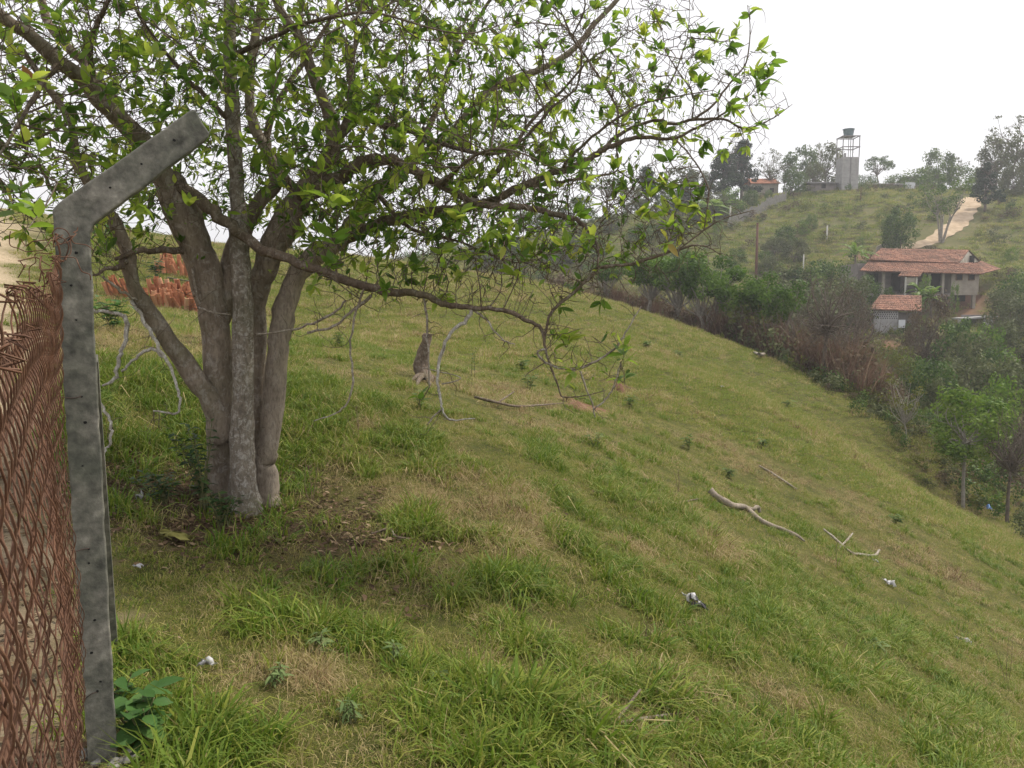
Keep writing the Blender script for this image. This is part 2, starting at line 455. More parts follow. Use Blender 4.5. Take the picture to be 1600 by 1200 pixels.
def clump(name, seed, n, r, h0, h1, w, lean, b0, b1, mat='grass_blade', seg=3, curl=.6):
    g = np.random.default_rng(seed)
    a = g.uniform(0, 2 * math.pi, n); rr = r * np.sqrt(g.uniform(0, 1, n))
    h = g.uniform(h0, h1, n); la = a + g.normal(0, .8, n); ln = np.abs(g.normal(lean, lean * .5, n))
    ww = w * g.uniform(.6, 1.3, n); base_ = np.stack([rr * np.cos(a), rr * np.sin(a), np.full(n, -.015)], 1)
    dirh = np.stack([np.cos(la), np.sin(la), np.zeros(n)], 1); fa = g.uniform(0, math.pi, n)
    side = np.stack([np.cos(fa), np.sin(fa), np.zeros(n)], 1)
    V = []; T = []
    for k in range(seg + 1):
        t = k / seg
        ang = ln * (t + curl * t * t)                       # bends over along its length
        c = base_ + dirh * (h * np.sin(np.minimum(ang, 2.2)) * t)[:, None] + np.array((0, 0, 1)) * (h * np.cos(np.minimum(ang, 1.75)) * t)[:, None]
        wd = (ww * (1 - t ** 1.6) if k < seg else ww * 0)[:, None]
        V.append(np.stack([c - side * wd / 2, c + side * wd / 2], 1)); T.append(np.full((n, 2), t))
    V = np.stack(V, 1).reshape(n, -1, 3); T = np.stack(T, 1).reshape(n, -1); m_ = 2 * (seg + 1)
    quads = np.array([(2 * k, 2 * k + 1, 2 * k + 3, 2 * k + 2) for k in range(seg)])
    Fc = (np.arange(n)[:, None, None] * m_ + quads[None]).reshape(-1, 4)
    b = np.repeat(g.uniform(b0, b1, n), m_)
    return mesh_np(name, V.reshape(-1, 3), Fc, mat, {'b': b, 't': T.ravel()})
SRC = []
for i in range(3): SRC.append(clump('lush_clump', 10 + i, 15, .06, .09, .26, .0115, .75, 0, .66))          # 0-2 tall green
for i in range(4): SRC.append(clump('mixed_clump', 20 + i, 24, .10, .04, .13, .0085, .95, 0, 1.0))          # 3-6 short mixed
for i in range(2): SRC.append(clump('dry_clump', 30 + i, 22, .10, .08, .27, .0070, 1.15, .68, 1.0))        # 7-8 matted straw
for i in range(3): SRC.append(clump('grazed_patch', 40 + i, 70, .26, .04, .11, .010, .8, 0, .85, seg=2))   # 9-11 short sward
for i in range(2): SRC.append(clump('tussock', 50 + i, 60, .16, .12, .32, .012, .8, .25, 1.0, seg=2))      # 12-13 rank tussock
for i in range(2): SRC.append(clump('flat_straw', 60 + i, 16, .14, .07, .24, .0062, 1.75, .78, 1.0))        # 14-15 lying straw

def cells(x0, x1, y0, y1, dens):
    n = int((x1 - x0) * (y1 - y0) * dens); return rng.uniform(x0, x1, n), rng.uniform(y0, y1, n)
def visible(x, y, z, lim=1.0):
    px = x / np.maximum(y, .1) * F + 800; el = (z - EYE) / np.maximum(y, .1)
    return (y > .5) & (px > -260) & (px < 1900) & (el > -1.05)
PX, PY, PI_, PS, PT = [], [], [], [], []
def sow(x, y, idx, scl, tint):
    PX.append(x); PY.append(y); PI_.append(idx); PS.append(scl); PT.append(tint)
def mix_idx(n, probs):
    ks = list(probs); p = np.array([probs[k] for k in ks], float); p /= p.sum()
    return np.array(ks)[rng.choice(len(ks), n, p=p)]
for (x0, x1, y0, y1, dens, far) in [(-2.6, 6, .9, 5, 520, 0), (-6, 9, 5, 10, 360, 0), (-10, 14, 10, 18, 150, 0), (-16, 22, 18, 32, 40, 1), (-26, 26, 32, 58, 18, 1)]:
    x, y = cells(x0, x1, y0, y1, dens)
    px = x / y * F + 800
    k = (px > -300) & (px < 1950); x, y = x[k], y[k]
    s, h, r_, g_, l_ = masks(x, y)
    lush = fbm(x / 1.3, y / 1.3, 51, 3); dryn = fbm(x / 2.4, y / 2.4, 57, 4); spot = fbm(x / .5, y / .5, 53, 2)
    keep = (rng.uniform(size=len(x)) > s * 1.15) & (rng.uniform(size=len(x)) > r_ * .95) & (rng.uniform(size=len(x)) > l_ * .88) & (h < .8)
    x, y, lush, dryn, spot, l_, g_ = [q[keep] for q in (x, y, lush, dryn, spot, l_, g_)]
    n = len(x); u = rng.uniform(size=n)
    if not far:
        near = np.clip(1 - (y - 2) / 9, 0, 1)
        hump = fbm(x / .38, y / .38, 61, 2); tn = fbm(x / .55, y / .55, 63, 2)
        rank = np.clip(1.3 - np.hypot(x + 3.3, (y - 7.8) * .7) / 1.3, 0, 1); hump = hump + .6 * rank; tn = tn - .8 * rank; dryn = dryn - .6 * rank
        idx = mix_idx(n, {3: 1, 4: 1, 5: 1, 6: 1})
        tall = (.55 * lush + .8 * hump > .10 - .16 * near) & (u < .8); idx[tall] = mix_idx(tall.sum(), {0: 1, 1: 1, 2: 1})
        dr = (dryn + .6 * tn > .20 + .10 * near) & (u > .35) | (u > .87); idx[dr] = mix_idx(dr.sum(), {7: 1, 8: 1, 14: .9, 15: .9})
        sc = rng.uniform(.5, 1.15, n) * np.clip(.78 + .75 * hump + .25 * lush, .35, 1.7) * np.where(idx < 3, .85 + .35 * near, 1.0)
        tint = np.clip(.20 - .05 * near + .50 * dryn + .45 * tn + .006 * (y - 4) + rng.normal(0, .14, n), 0, 1)
    else:
        idx = mix_idx(n, {9: 1, 10: 1, 11: 1})
        ts = (spot > .16) & (u < .45); idx[ts] = mix_idx(ts.sum(), {12: 1, 13: 1, 7: 1})
        sc = rng.uniform(.7, 1.3, n) * np.where(idx >= 12, .75, 1) * (1 + .5 * spot) * (1.25 if y1 > 40 else 1.0)
        tint = np.clip(.29 + .30 * dryn + .34 * fbm(x / 1.1, y / 1.1, 67, 3) + np.where(idx >= 12, .25, 0) + rng.normal(0, .12, n), 0, 1)
    sow(x, y, idx, sc, tint)
gxp, gyp = np.concatenate(PX), np.concatenate(PY); gzp = relief(gxp, gyp)
n = len(gxp)
rot = np.stack([rng.normal(0, .10, n), rng.normal(0, .10, n), rng.uniform(0, 6.283, n)], 1)
gs = np.concatenate(PS); scl = np.stack([gs, gs, gs * rng.uniform(.75, 1.2, n)], 1)
scatter('meadow_grass', np.stack([gxp, gyp, gzp], 1), rot, scl, np.concatenate(PI_), np.concatenate(PT), SRC, 'uneven green and straw coloured grass covering the slope', 'grass')
print('grass clumps', n)

# ------------------------------------------------------------------ concrete post with bent arm
surf('concrete', [(.25, (.066, .063, .054)), (.42, (.150, .144, .124)), (.58, (.24, .228, .196)), (.75, (.40, .38, .33))], 22, .92, .7, .006, 10, .15, 3.2,
     [(.3, (.050, .056, .048)), (.6, (.095, .105, .080)), (.8, (.14, .15, .11))], .8)
surf('rust', [(.25, (.060, .028, .016)), (.45, (.130, .062, .036)), (.62, (.185, .098, .062)), (.8, (.26, .165, .12))], 30, .9, .35, .002, 6, .2, 5,
     [(.3, (.06, .032, .022)), (.7, (.19, .115, .085))], .7)
surf('dark_wire', [(.3, (.03, .022, .018)), (.7, (.08, .05, .04))], 40, .7, .2, .001)
surf('hole_shade', [(.3, (.012, .012, .012)), (.7, (.02, .02, .02))], 40, .95, .1, .001)  # near-black, the shade inside the holes put into the colour
surf('rubble', [(.3, (.10, .10, .095)), (.55, (.23, .22, .20)), (.75, (.40, .38, .35))], 26, .95, .6, .006)
PB = hit(160, 1200)                                          # foot of the post
fwd = np.array((PB[0], PB[1], 0)); fwd /= np.linalg.norm(fwd)
NF = -fwd; UF = np.array((-NF[1], NF[0], 0)); UF = UF if UF[0] > 0 else -UF    # face normal towards the fence line, and along the face
post = thing('concrete_fence_post', 'dark grey concrete fence post with an arm bent to the right', 'fence post', PB)
def onface(px, py, off=0.0): return on_plane(px, py, PB + NF * off, NF)
outline = [(139, 1228), (132, 1100), (112, 800), (93, 500), (82, 328), (90, 318), (190, 248), (297, 172), (305, 173), (328, 208), (326, 214),
           (235, 283), (146, 350), (141, 364), (147, 500), (163, 800), (179, 1100), (187, 1228)]
fine_ = []
for (xa_, ya_), (xb_, yb_) in zip(outline, outline[1:] + outline[:1]):        # slightly uneven cast edges
    k_ = max(1, int(math.hypot(xb_ - xa_, yb_ - ya_) / 16))
    for j_ in range(k_):
        fine_.append((xa_ + (xb_ - xa_) * j_ / k_ + random.gauss(0, .55), ya_ + (yb_ - ya_) * j_ / k_ + random.gauss(0, .55)))
P3 = [onface(*p) for p in fine_]
mb = MB(); mb.prism(P3, -NF * .115)
body = mb.build('post_body', 'concrete', post)
bv = body.modifiers.new('edge', 'BEVEL'); bv.width = .006; bv.segments = 2; bv.limit_method = 'ANGLE'
for (px, py) in [(109, 375), (119, 395), (111, 446), (119, 500), (128, 620), (133, 660), (129, 728), (139, 858), (139, 880), (148, 969), (157, 1065), (152, 1080), (172, 293), (221, 256), (272, 219), (143, 1020)]:
    mb = MB(); c = onface(px, py, .002); r = random.uniform(.0035, .006)
    k = 10; a = np.arange(k) * 2 * math.pi / k
    mb.add([c + (UF * math.cos(t) + np.array((0, 0, 1)) * math.sin(t) * .9) * r * random.uniform(.8, 1.2) for t in a], [tuple(range(k))])
    mb.build('wire_hole_shade', 'hole_shade', post)  # flat dark disc painted as the shade of a hole
for pts in ([(88, 618), (100, 621), (115, 622), (127, 619)], [(110, 860), (120, 861), (130, 858), (139, 857)], [(128, 1098), (140, 1086), (152, 1081)], [(109, 378), (104, 398), (96, 410), (90, 420)], [(93, 470), (98, 488), (94, 505), (88, 512)]):
    mb = MB(); P = np.array([onface(x, y, .005 if 0 < i < len(pts) - 1 else .001) for i, (x, y) in enumerate(pts)])
    mb.tube(spline(P, 4), .0016, 5); mb.build('tie_wire', 'dark_wire', post, True)
# leaning brace behind the post, only a sliver shows
bb = hit(176, 1010); mb = MB()
a0 = np.array((bb[0], bb[1], bb[2] - .15)); a1 = onface(141, 560, -.14)
mb.bar(a0, a1, .05, .05); br = mb.build('concrete_brace', 'concrete', None, origin=a0)
tag(br, 'thin concrete brace leaning against the back of the fence post', 'brace')
# lumps of concrete at the foot
for i, (px, py, r) in enumerate([(142, 1188, .022), (158, 1184, .020), (170, 1190, .025), (196, 1186, .024), (206, 1192, .018), (182, 1196, .02), (128, 1194, .024), (150, 1197, .02)]):
    h = hit(px, py); g = np.random.default_rng(i); mb = MB(); k = 7
    for j in range(5):
        c = h + g.normal(0, .012, 3) + (0, 0, .006)
        mb.lathe(c, [(r * .3, -r * .6), (r * g.uniform(.7, 1), -r * .1), (r * g.uniform(.5, .9), r * .35), (r * .2, r * .6)], k)
    me_o = mb.build('concrete_lump', 'rubble', None, origin=h)
    tag(me_o, ['small grey concrete lump against the left of the post foot', 'pale concrete crumb pressed to the front of the post foot', 'rough concrete lump under the right post corner', 'round concrete lump right of the post foot beside the leafy weed',
               'smallest concrete crumb beneath the leafy weed', 'concrete crumb at the right corner of the post foot', 'concrete lump at the fence bottom left of the post', 'concrete crumb at the lower edge of the picture by the post'][i], 'rubble', 'concrete lumps at the post foot')

# ------------------------------------------------------------------ rusty chain-link fence
f0 = np.array((FK * 2.7 + FC, 2.7, 0)); f0[2] = gz(f0[0], f0[1])
fence = thing('chain_link_fence', 'rusty sagging chain link fence running towards the camera from the concrete post', 'fence', f0)
fd = np.array((FK, 1.0, 0)); fd /= np.linalg.norm(fd); fn = np.array((fd[1], -fd[0], 0))
# height of the torn upper edge, read from the picture: (distance, pixel row)
topY = np.array([.40, .6, .75, .9, 1.1, 1.45, 1.9, 2.4, 2.72]); topPy = np.array([560, 530, 512, 500, 482, 458, 436, 412, 365])
pitch = .031
HH = .068
ys = np.arange(2.70, .45, -pitch / math.hypot(FK, 1))
gf = np.random.default_rng(5)
for i, y in enumerate(ys):
    x = FK * y + FC
    ztop = at(0, np.interp(y, topY, topPy), y)[2] + gf.normal(0, .025)
    zbot = gz(x, y) + .01
    n = int((ztop - zbot) / HH); sg = 1 if i % 2 == 0 else -1
    bulge = .020 * math.sin(y * 5.0) + gf.normal(0, .006)
    P = []
    for j in range(n * 4 + 1):
        t = j / 4; z = zbot + t * HH
        tri = 2 * abs(((t + (0 if sg > 0 else 1)) / 2) % 1 - .5) * 2 - 1            # zigzag along the fence
        tri = math.copysign(abs(tri) ** .85, tri)
        off = .007 * math.sin(math.pi * t) * sg
        sway = .012 * math.sin(z * 5 + y * 2) + bulge * math.sin(math.pi * min(1, (z - zbot) / 1.5)) 
        p = np.array((x, y, z)) + fd * (tri * pitch * .60 + gf.normal(0, .0012)) + fn * (off + sway)
        P.append(p)
    # loose curled end
    top = P[-1]; cu = gf.uniform(-1, 1); hk = gf.uniform(.012, .030)
    for q in range(1, 6):
        a = q / 5 * gf.uniform(2.2, 4.0)
        P.append(top + np.array((0, 0, 1)) * hk * math.sin(a) + (fd * cu + fn * gf.uniform(-.6, .6)) * hk * (1 - math.cos(a)))
    mb = MB(); mb.tube(np.array(P), .0015 + gf.normal(0, .0001), 5)
    mb.build('wire_strand', 'rust', fence, True)
# torn wire ends above the mesh, next to the post
for i in range(9):
    y = gf.uniform(2.35, 2.72); x = FK * y + FC; p = np.array((x, y, at(0, np.interp(y, topY, topPy), y)[2] - .02)); P = [p]
    d = np.array((gf.normal(0, .4), gf.normal(0, .4), 1.0))
    for q in range(9):
        d = d + gf.normal(0, .55, 3); d /= np.linalg.norm(d); P.append(P[-1] + d * .024)
    mb = MB(); mb.tube(spline(np.array(P), 3), .0017, 5); mb.build('torn_wire', 'rust', fence, True)

# ------------------------------------------------------------------ the big tree
def barkmat(name, a, b, lich, lamt, scale=14):
    m, nt, N, L = nodes_of(name)
    co = objcoord(nt); mp = N.new("ShaderNodeMapping"); mp.inputs['Scale'].default_value = (1, 1, .35); L.new(co, mp.inputs[0])
    n1 = noise(nt, scale, 6, .65, mp.outputs[0]); n2 = noise(nt, scale * .9, 8, .75, co, .6); n3 = noise(nt, 60, 4, .6, mp.outputs[0])
    c = ramp(nt, n1, [(.28, a), (.55, tuple((p + q) / 2 for p, q in zip(a, b))), (.74, b)])
    k = ramp(nt, n2, [(.56 - .10 * lamt, (0, 0, 0)), (.64 - .10 * lamt, (1, 1, 1))])
    c = mixc(nt, math_(nt, 'MULTIPLY', k, min(1, .35 + .6 * lamt)), c, lich)
    c = mixc(nt, math_(nt, 'MULTIPLY', ramp(nt, n3, [(.35, (1, 1, 1)), (.52, (0, 0, 0))]), .45), c, tuple(k_ * .45 for k_ in a))
    g = noise(nt, 2.2, 3, .5, co); c = mixc(nt, math_(nt, 'MULTIPLY', ramp(nt, g, [(.5, (0, 0, 0)), (.68, (1, 1, 1))]), .30), c, (.075, .082, .030))   # moss
    finish(nt, c, .9, math_(nt, 'ADD', n1, math_(nt, 'MULTIPLY', n3, .7)), .8, .012, spec=.15)
barkmat('bark_brown', (.155, .122, .093), (.34, .285, .225), (.40, .37, .33), .4)
barkmat('bark_grey', (.13, .108, .085), (.29, .25, .205), (.42, .40, .365), .62, 26)
barkmat('bark_pale', (.19, .155, .122), (.42, .355, .29), (.36, .32, .27), .3)
barkmat('bark_branch', (.095, .070, .052), (.215, .165, .125), (.32, .29, .25), .4, 22)
barkmat('bark_white', (.30, .27, .23), (.52, .49, .44), (.68, .66, .62), .7, 34)
barkmat('bark_dead', (.20, .16, .125), (.40, .35, .29), (.56, .53, .48), .6, 34)
leafmat('tree_leaf', [(0, (.055, .105, .022)), (.30, (.105, .185, .034)), (.55, (.180, .275, .045)), (.80, (.31, .40, .075)), (.93, (.42, .44, .10)), (1, (.27, .14, .05))], .55, .42, .12, .25)

TB = hit(392, 796); TY = TB[1]
tree = thing('broadleaf_tree', 'large crooked many stemmed tree with young green leaves behind the fence post', 'tree', TB)
GT = np.random.default_rng(21)
SEG = []          # all limb nodes for the twig growth: pos, radius, parent index
NODES, PAR, RAD0 = [], [], []
def limb(pts, name=None, mat='bark_branch', k=8, wob=.06, n=5, grow=True, attach=True):
    """pts: (px, py, radius px, depth offset)"""
    P = []
    for (px, py, r, dy) in pts:
        Y = TY + dy; p = at(px, py, Y); r = r * min(1.0, max(.45, .42 + .055 * r)) if name == 'branch' else r * (.74 if mat == 'bark_white' else .66) if name == 'dead_branch' else r * (.80 if py < 330 else .92 if py < 480 else 1.0); r = r * .80 if name == 'branch' else r; P.append((*p, r * Y / F))
    S = spline(np.array(P), n)
    if r_j := .5: 
        j = GT.normal(0, 1, (len(S), 3)) * (S[:, 3:4] * (.42 if name == 'dead_branch' else .22 if name == 'branch' else .05)); j[0] = j[-1] = 0; S[:, :3] += j
    mb = MB(); mb.tube(S[:, :3], np.maximum(S[:, 3], .0022), k, wob=wob)
    o = mb.build(name or 'branch', mat, tree, True)
    if grow:
        prev = -1
        if attach and NODES:
            d = ((np.array(NODES) - S[0, :3]) ** 2).sum(1); prev = int(d.argmin())
        for s in S:
            NODES.append(s[:3].copy()); PAR.append(prev); RAD0.append(s[3]); prev = len(NODES) - 1
    return S
# stems
limb([(384, 818, 29, -.1), (382, 785, 25, -.1), (378, 720, 20, -.1), (379, 650, 17.5, -.1), (380, 560, 16.5, -.1), (379, 470, 17, -.1), (375, 400, 16, -.08), (371, 300, 14.5, 0), (364, 190, 14, .05), (359, 80, 12, .1), (358, -40, 10, .15), (350, -180, 8, .2), (356, -330, 5, .2)], 'trunk', 'bark_grey', 12, .05)
limb([(372, 800, 26, .18), (352, 745, 26, .16), (344, 650, 21, .1), (341, 560, 21.5, .08), (333, 480, 24, .05), (313, 405, 27, 0), (286, 335, 29, -.05), (262, 285, 25, -.1), (215, 215, 19, -.25), (158, 160, 16, -.45), (131, 125, 16, -.6), (94, 98, 14, -.8), (45, 55, 12, -1.0), (0, 24, 11, -1.2), (-70, -40, 9, -1.4), (-150, -120, 6, -1.6)], 'trunk', 'bark_brown', 12, .06)
limb([(422, 806, 22, .15), (420, 775, 18, .15), (417, 740, 17.5, .15), (413, 725, 14.5, .15), (418, 705, 16.5, .15), (425, 650, 16.5, .18), (433, 560, 17, .2), (441, 500, 17, .22), (460, 437, 17.5, .25), (492, 400, 17, .3), (530, 378, 15, .4), (556, 345, 15, .5), (590, 300, 12, .6), (640, 255, 11, .7), (700, 215, 9, .8), (759, 146, 7.5, .9), (800, 125, 7, .9), (850, 106, 6, .9), (897, 76, 5, .9), (928, 38, 4.5, .9), (968, -5, 4, .9), (1010, -70, 3, .9)], 'trunk', 'bark_pale', 12, .06)
limb([(400, 770, 13, .32), (402, 690, 12, .32), (404, 600, 10, .32), (405, 530, 11, .3), (403, 470, 15, .3), (412, 425, 20, .28), (435, 370, 24, .28), (470, 305, 22, .25), (505, 262, 17, .2), (521, 225, 15, .15), (517, 187, 13, .1), (503, 152, 11, .05), (485, 105, 10, 0), (470, 60, 8.5, -.1), (440, 20, 8, -.2), (415, -50, 7, -.3), (380, -140, 5, -.4)], 'trunk', 'bark_brown', 10, .06)
limb([(340, 500, 18, .1), (356, 440, 20, .14), (370, 385, 18, .2), (398, 325, 15, .28), (430, 285, 13, .35), (418, 240, 11, .4), (395, 190, 10, .5), (390, 130, 9, .6), (400, 50, 8, .7), (420, -60, 6, .8), (425, -180, 4, .8)], 'trunk', 'bark_brown', 10, .06)
limb([(352, 690, 20, .0), (330, 628, 17, -.02), (285, 563, 14.5, -.15), (246, 505, 13.5, -.25), (217, 463, 12.5, -.35), (204, 432, 11.5, -.4), (199, 395, 12, -.45), (180, 350, 11, -.5), (150, 305, 10, -.6), (120, 250, 9, -.7), (110, 190, 7, -.8), (70, 130, 6, -.9), (30, 70, 5, -1)], 'trunk', 'bark_brown', 10, .08)
# limbs
LB = [
 [(270, 275, 13, -.1), (312, 312, 12.5, -.2), (352, 345, 11.5, -.25), (392, 378, 10.5, -.3), (450, 405, 10, -.4), (530, 435, 9.5, -.5), (600, 455, 9, -.6), (655, 459, 8, -.65), (690, 474, 7.5, -.7), (730, 480, 6.5, -.75), (786, 484, 6, -.8), (820, 498, 6, -.8), (846, 514, 5, -.8), (852, 545, 4, -.8), (862, 575, 3.4, -.8), (872, 603, 3, -.8), (880, 620, 2.6, -.8), (915, 618, 2, -.8), (946, 610, 1.5, -.8)],
 [(850, 535, 3.6, -.8), (854, 512, 4, -.8), (862, 487, 4.4, -.8), (894, 459, 4.8, -.75), (925, 430, 5, -.7), (940, 417, 5, -.7), (980, 414, 5, -.7), (1020, 402, 4.6, -.7), (1060, 390, 4, -.7), (1085, 383, 3.2, -.7), (1108, 387, 2.4, -.7), (1125, 398, 1.5, -.7)],
 [(1062, 389, 3, -.7), (1097, 362, 2.8, -.65), (1130, 342, 2.3, -.6), (1178, 328, 1.5, -.6)],
 [(1100, 360, 2.4, -.65), (1104, 330, 2.4, -.65), (1107, 297, 2.5, -.6), (1092, 262, 2.6, -.5), (1076, 240, 2.8, -.4), (1058, 220, 3, -.2)],
 [(470, 305, 16, .2), (525, 281, 14, .1), (556, 260, 12, 0), (594, 247, 10.5, -.1), (640, 262, 10, -.2), (690, 290, 9, -.3), (730, 312, 8, -.35), (775, 322, 8, -.4), (830, 325, 7.5, -.45), (868, 336, 7, -.5), (900, 345, 6, -.5), (922, 362, 5, -.55), (934, 385, 4, -.6), (934, 415, 3.5, -.7)],
 [(540, 372, 12, .4), (600, 345, 11, .3), (680, 330, 10, .2), (740, 322, 9.5, .1), (775, 312, 9, .05), (812, 294, 8.5, 0), (862, 272, 8, 0), (903, 259, 8, 0), (934, 240, 7.5, 0), (956, 228, 6.5, 0), (994, 215, 5.5, 0), (1050, 217, 4.6, 0), (1081, 203, 4, 0), (1115, 187, 3.5, 0), (1142, 168, 2.6, 0), (1150, 150, 1.6, 0)],
 [(940, 237, 5, 0), (969, 209, 5, .1), (1019, 189, 4.6, .15), (1056, 194, 4.6, .15), (1081, 187, 4.3, .15), (1131, 186, 3.8, .15), (1153, 198, 3.2, .15), (1178, 198, 2.8, .15), (1209, 184, 2.2, .15), (1238, 163, 1.2, .15)],
 [(1081, 187, 4, .15), (1112, 166, 3.6, .2), (1140, 131, 3.2, .25), (1166, 97, 2.6, .3), (1172, 47, 2, .3), (1168, 8, 1.2, .3)],
 [(880, 262, 5, -.1), (906, 231, 4.5, -.2), (956, 190, 4, -.3), (1003, 162, 3.4, -.3), (1031, 155, 3, -.3), (1072, 148, 2.4, -.3), (1114, 141, 1.4, -.3)],
 [(1031, 155, 2.8, -.3), (1050, 125, 2.6, -.3), (1066, 84, 2.2, -.3), (1075, 50, 1.6, -.3), (1078, -10, 1, -.3)],
 [(1081, 187, 2.6, .15), (1083, 150, 2.4, .1), (1060, 112, 2.2, .05), (1040, 80, 1.8, 0), (1036, 55, 1.2, 0)],
 [(880, 25, 3, .3), (895, 60, 3.2, .25), (919, 94, 3.4, .2), (956, 153, 3.6, .1), (966, 181, 3.4, .1), (962, 220, 3.2, .05), (965, 266, 3, 0), (925, 275, 4, 0), (878, 284, 5, 0), (820, 290, 6, 0)],
 [(965, 266, 2.6, 0), (990, 282, 2.3, -.1), (1010, 286, 2, -.1), (1024, 284, 1.2, -.1)],
 [(996, 280, 2.2, -.1), (980, 305, 2.4, -.15), (958, 320, 2.2, -.2), (942, 310, 2, -.2), (940, 278, 1.6, -.1)],
 [(500, 265, 11, .2), (540, 197, 11, .3), (556, 168, 9, .4), (553, 140, 8, .45), (545, 110, 7, .5), (560, 60, 6, .6), (600, 0, 5, .7), (640, -90, 4, .8), (650, -190, 3, .8)],
 [(552, 180, 8, .35), (575, 187, 8, .25), (603, 197, 7.5, .15), (637, 203, 7, .05), (669, 216, 6.5, -.05), (712, 231, 6, -.15), (770, 240, 5, -.25), (820, 215, 4.5, -.3), (860, 170, 4, -.35), (900, 140, 3, -.35)],
 [(462, 300, 10, .3), (447, 281, 9, .45), (430, 250, 9, .6), (416, 215, 8, .75), (440, 150, 7, .9), (480, 90, 6, 1.1), (520, 20, 5, 1.3), (560, -80, 4, 1.4)],
 [(640, 255, 8, .7), (680, 180, 7, .9), (700, 110, 6, 1.1), (740, 40, 5, 1.2), (790, -40, 4, 1.2), (820, -120, 3, 1.2)],
 [(740, 310, 6, .0), (790, 250, 6, .2), (830, 190, 5, .4), (880, 140, 4, .5), (920, 95, 3, .5), (960, 70, 2, .5)],
 [(230, 232, 12, -.2), (180, 165, 11, .1), (128, 96, 10, .3), (78, 40, 9, .5), (55, -30, 8, .6), (20, -130, 6, .7)],
 [(150, 150, 8, -.45), (140, 80, 7, -.7), (160, 20, 6, -.9), (200, -60, 5, -1), (240, -150, 4, -1)],
 [(199, 400, 9, -.45), (185, 418, 7, -.6), (165, 420, 5, -.7), (150, 430, 4, -.8), (120, 425, 3, -.9)],
 [(300, 390, 8, 0), (262, 392, 7.5, -.2), (215, 392, 7, -.45), (180, 405, 5, -.6)],
 [(362, 190, 7, .05), (300, 130, 6, -.2), (250, 70, 5, -.5), (210, 10, 4, -.8), (180, -70, 3, -1)],
 [(359, 90, 7, .1), (420, 60, 6, -.2), (500, 30, 5, -.6), (580, 20, 4, -1), (660, 40, 3, -1.3)],
 [(94, 98, 7, -.8), (60, 140, 6, -1.2), (30, 190, 5, -1.5), (0, 240, 4, -1.7), (-40, 270, 3, -1.8)],
 [(110, 190, 5, -.8), (60, 215, 4, -1.1), (20, 225, 3, -1.3), (-20, 215, 2, -1.4)],
 [(590, 300, 7, .6), (620, 340, 6, .4), (660, 365, 5, .2), (710, 375, 4, 0), (760, 395, 3.4, -.2), (800, 410, 2.6, -.3), (840, 405, 2, -.3)],
 [(690, 290, 6, -.3), (720, 260, 5, -.7), (760, 235, 4, -1), (800, 235, 3, -1.2), (840, 250, 2.2, -1.3)],
]
for b in LB: limb(b, 'branch', 'bark_branch', 7, .05)
# bleached dead branches that hang low
DEAD = [
 [(120, 490, 3, -.6), (150, 485, 3.4, -.5), (185, 490, 4, -.45), (198, 502, 4.5, -.45), (192, 540, 4.5, -.45), (183, 570, 4, -.45), (180, 592, 4, -.45), (160, 603, 2.5, -.45)],
 [(205, 470, 4, -.4), (225, 500, 4, -.42), (245, 540, 4, -.45), (262, 562, 3.6, -.45), (275, 600, 3.2, -.45), (280, 622, 3, -.45), (277, 645, 2.5, -.45), (240, 642, 1.8, -.45)],
 [(262, 562, 3, -.45), (235, 545, 3.4, -.45), (212, 560, 3, -.45), (190, 580, 2.6, -.45)],
 [(150, 620, 2, -.6), (165, 642, 3.2, -.6), (173, 665, 3.4, -.6), (172, 690, 3, -.6), (163, 708, 2, -.6)],
 [(738, 481, 4.2, -.75), (728, 500, 4.2, -.75), (705, 520, 3.8, -.75), (690, 550, 3.6, -.75), (683, 592, 3.2, -.75), (688, 622, 2.8, -.75), (692, 642, 2.2, -.75), (706, 656, 1.8, -.75), (742, 654, 1.2, -.75)],
 [(690, 640, 2, -.75), (678, 650, 2, -.75), (668, 664, 1.2, -.75)],
 [(572, 440, 3, -.55), (560, 475, 2.8, -.6), (548, 530, 2.6, -.6), (551, 590, 2.6, -.6), (545, 625, 2.4, -.6), (525, 645, 2, -.6), (490, 658, 1.4, -.6)],
 [(662, 458, 3, -.65), (667, 500, 3, -.65), (669, 550, 2.4, -.65), (671, 605, 1.8, -.65)],
 [(855, 545, 3, -.8), (840, 550, 2.8, -.8), (858, 570, 3, -.8), (900, 577, 3, -.8), (940, 560, 2.8, -.8), (966, 538, 2.4, -.8), (985, 507, 2, -.8), (1002, 478, 1.2, -.8)],
 [(905, 577, 2.4, -.8), (915, 605, 2, -.8), (925, 630, 2, -.8), (930, 652, 1.4, -.8)],
 [(928, 640, 1.8, -.8), (950, 620, 2, -.8), (962, 595, 2, -.8), (970, 565, 1.4, -.8)],
 [(480, 520, 3, -.4), (520, 510, 3, -.42), (545, 490, 3.4, -.45), (580, 462, 4, -.5)],
 [(400, 522, 2, -.3), (440, 518, 2.4, -.32), (480, 508, 3, -.38), (520, 490, 3, -.45), (540, 470, 3, -.5)],
 [(310, 480, 2.4, -.15), (330, 487, 2.2, -.2), (360, 492, 1.6, -.25)],
 [(300, 420, 3, -.15), (305, 450, 3, -.15), (312, 478, 2.4, -.15)],
 [(735, 482, 3, -.75), (760, 500, 2.4, -.75), (785, 530, 2, -.75), (805, 538, 1.2, -.75)],
 [(660, 575, 1.6, -.7), (720, 590, 1.2, -.7), (690, 600, 2, -.72)],
 [(160, 432, 3, -.7), (190, 455, 3.4, -.6), (215, 470, 3, -.5)],
]
for q_, b in enumerate(DEAD): limb(b, 'dead_branch', 'bark_white' if q_ in (0, 1, 2, 3, 4) else 'bark_dead', 6, .08, grow=True)
nlimb = len(NODES)

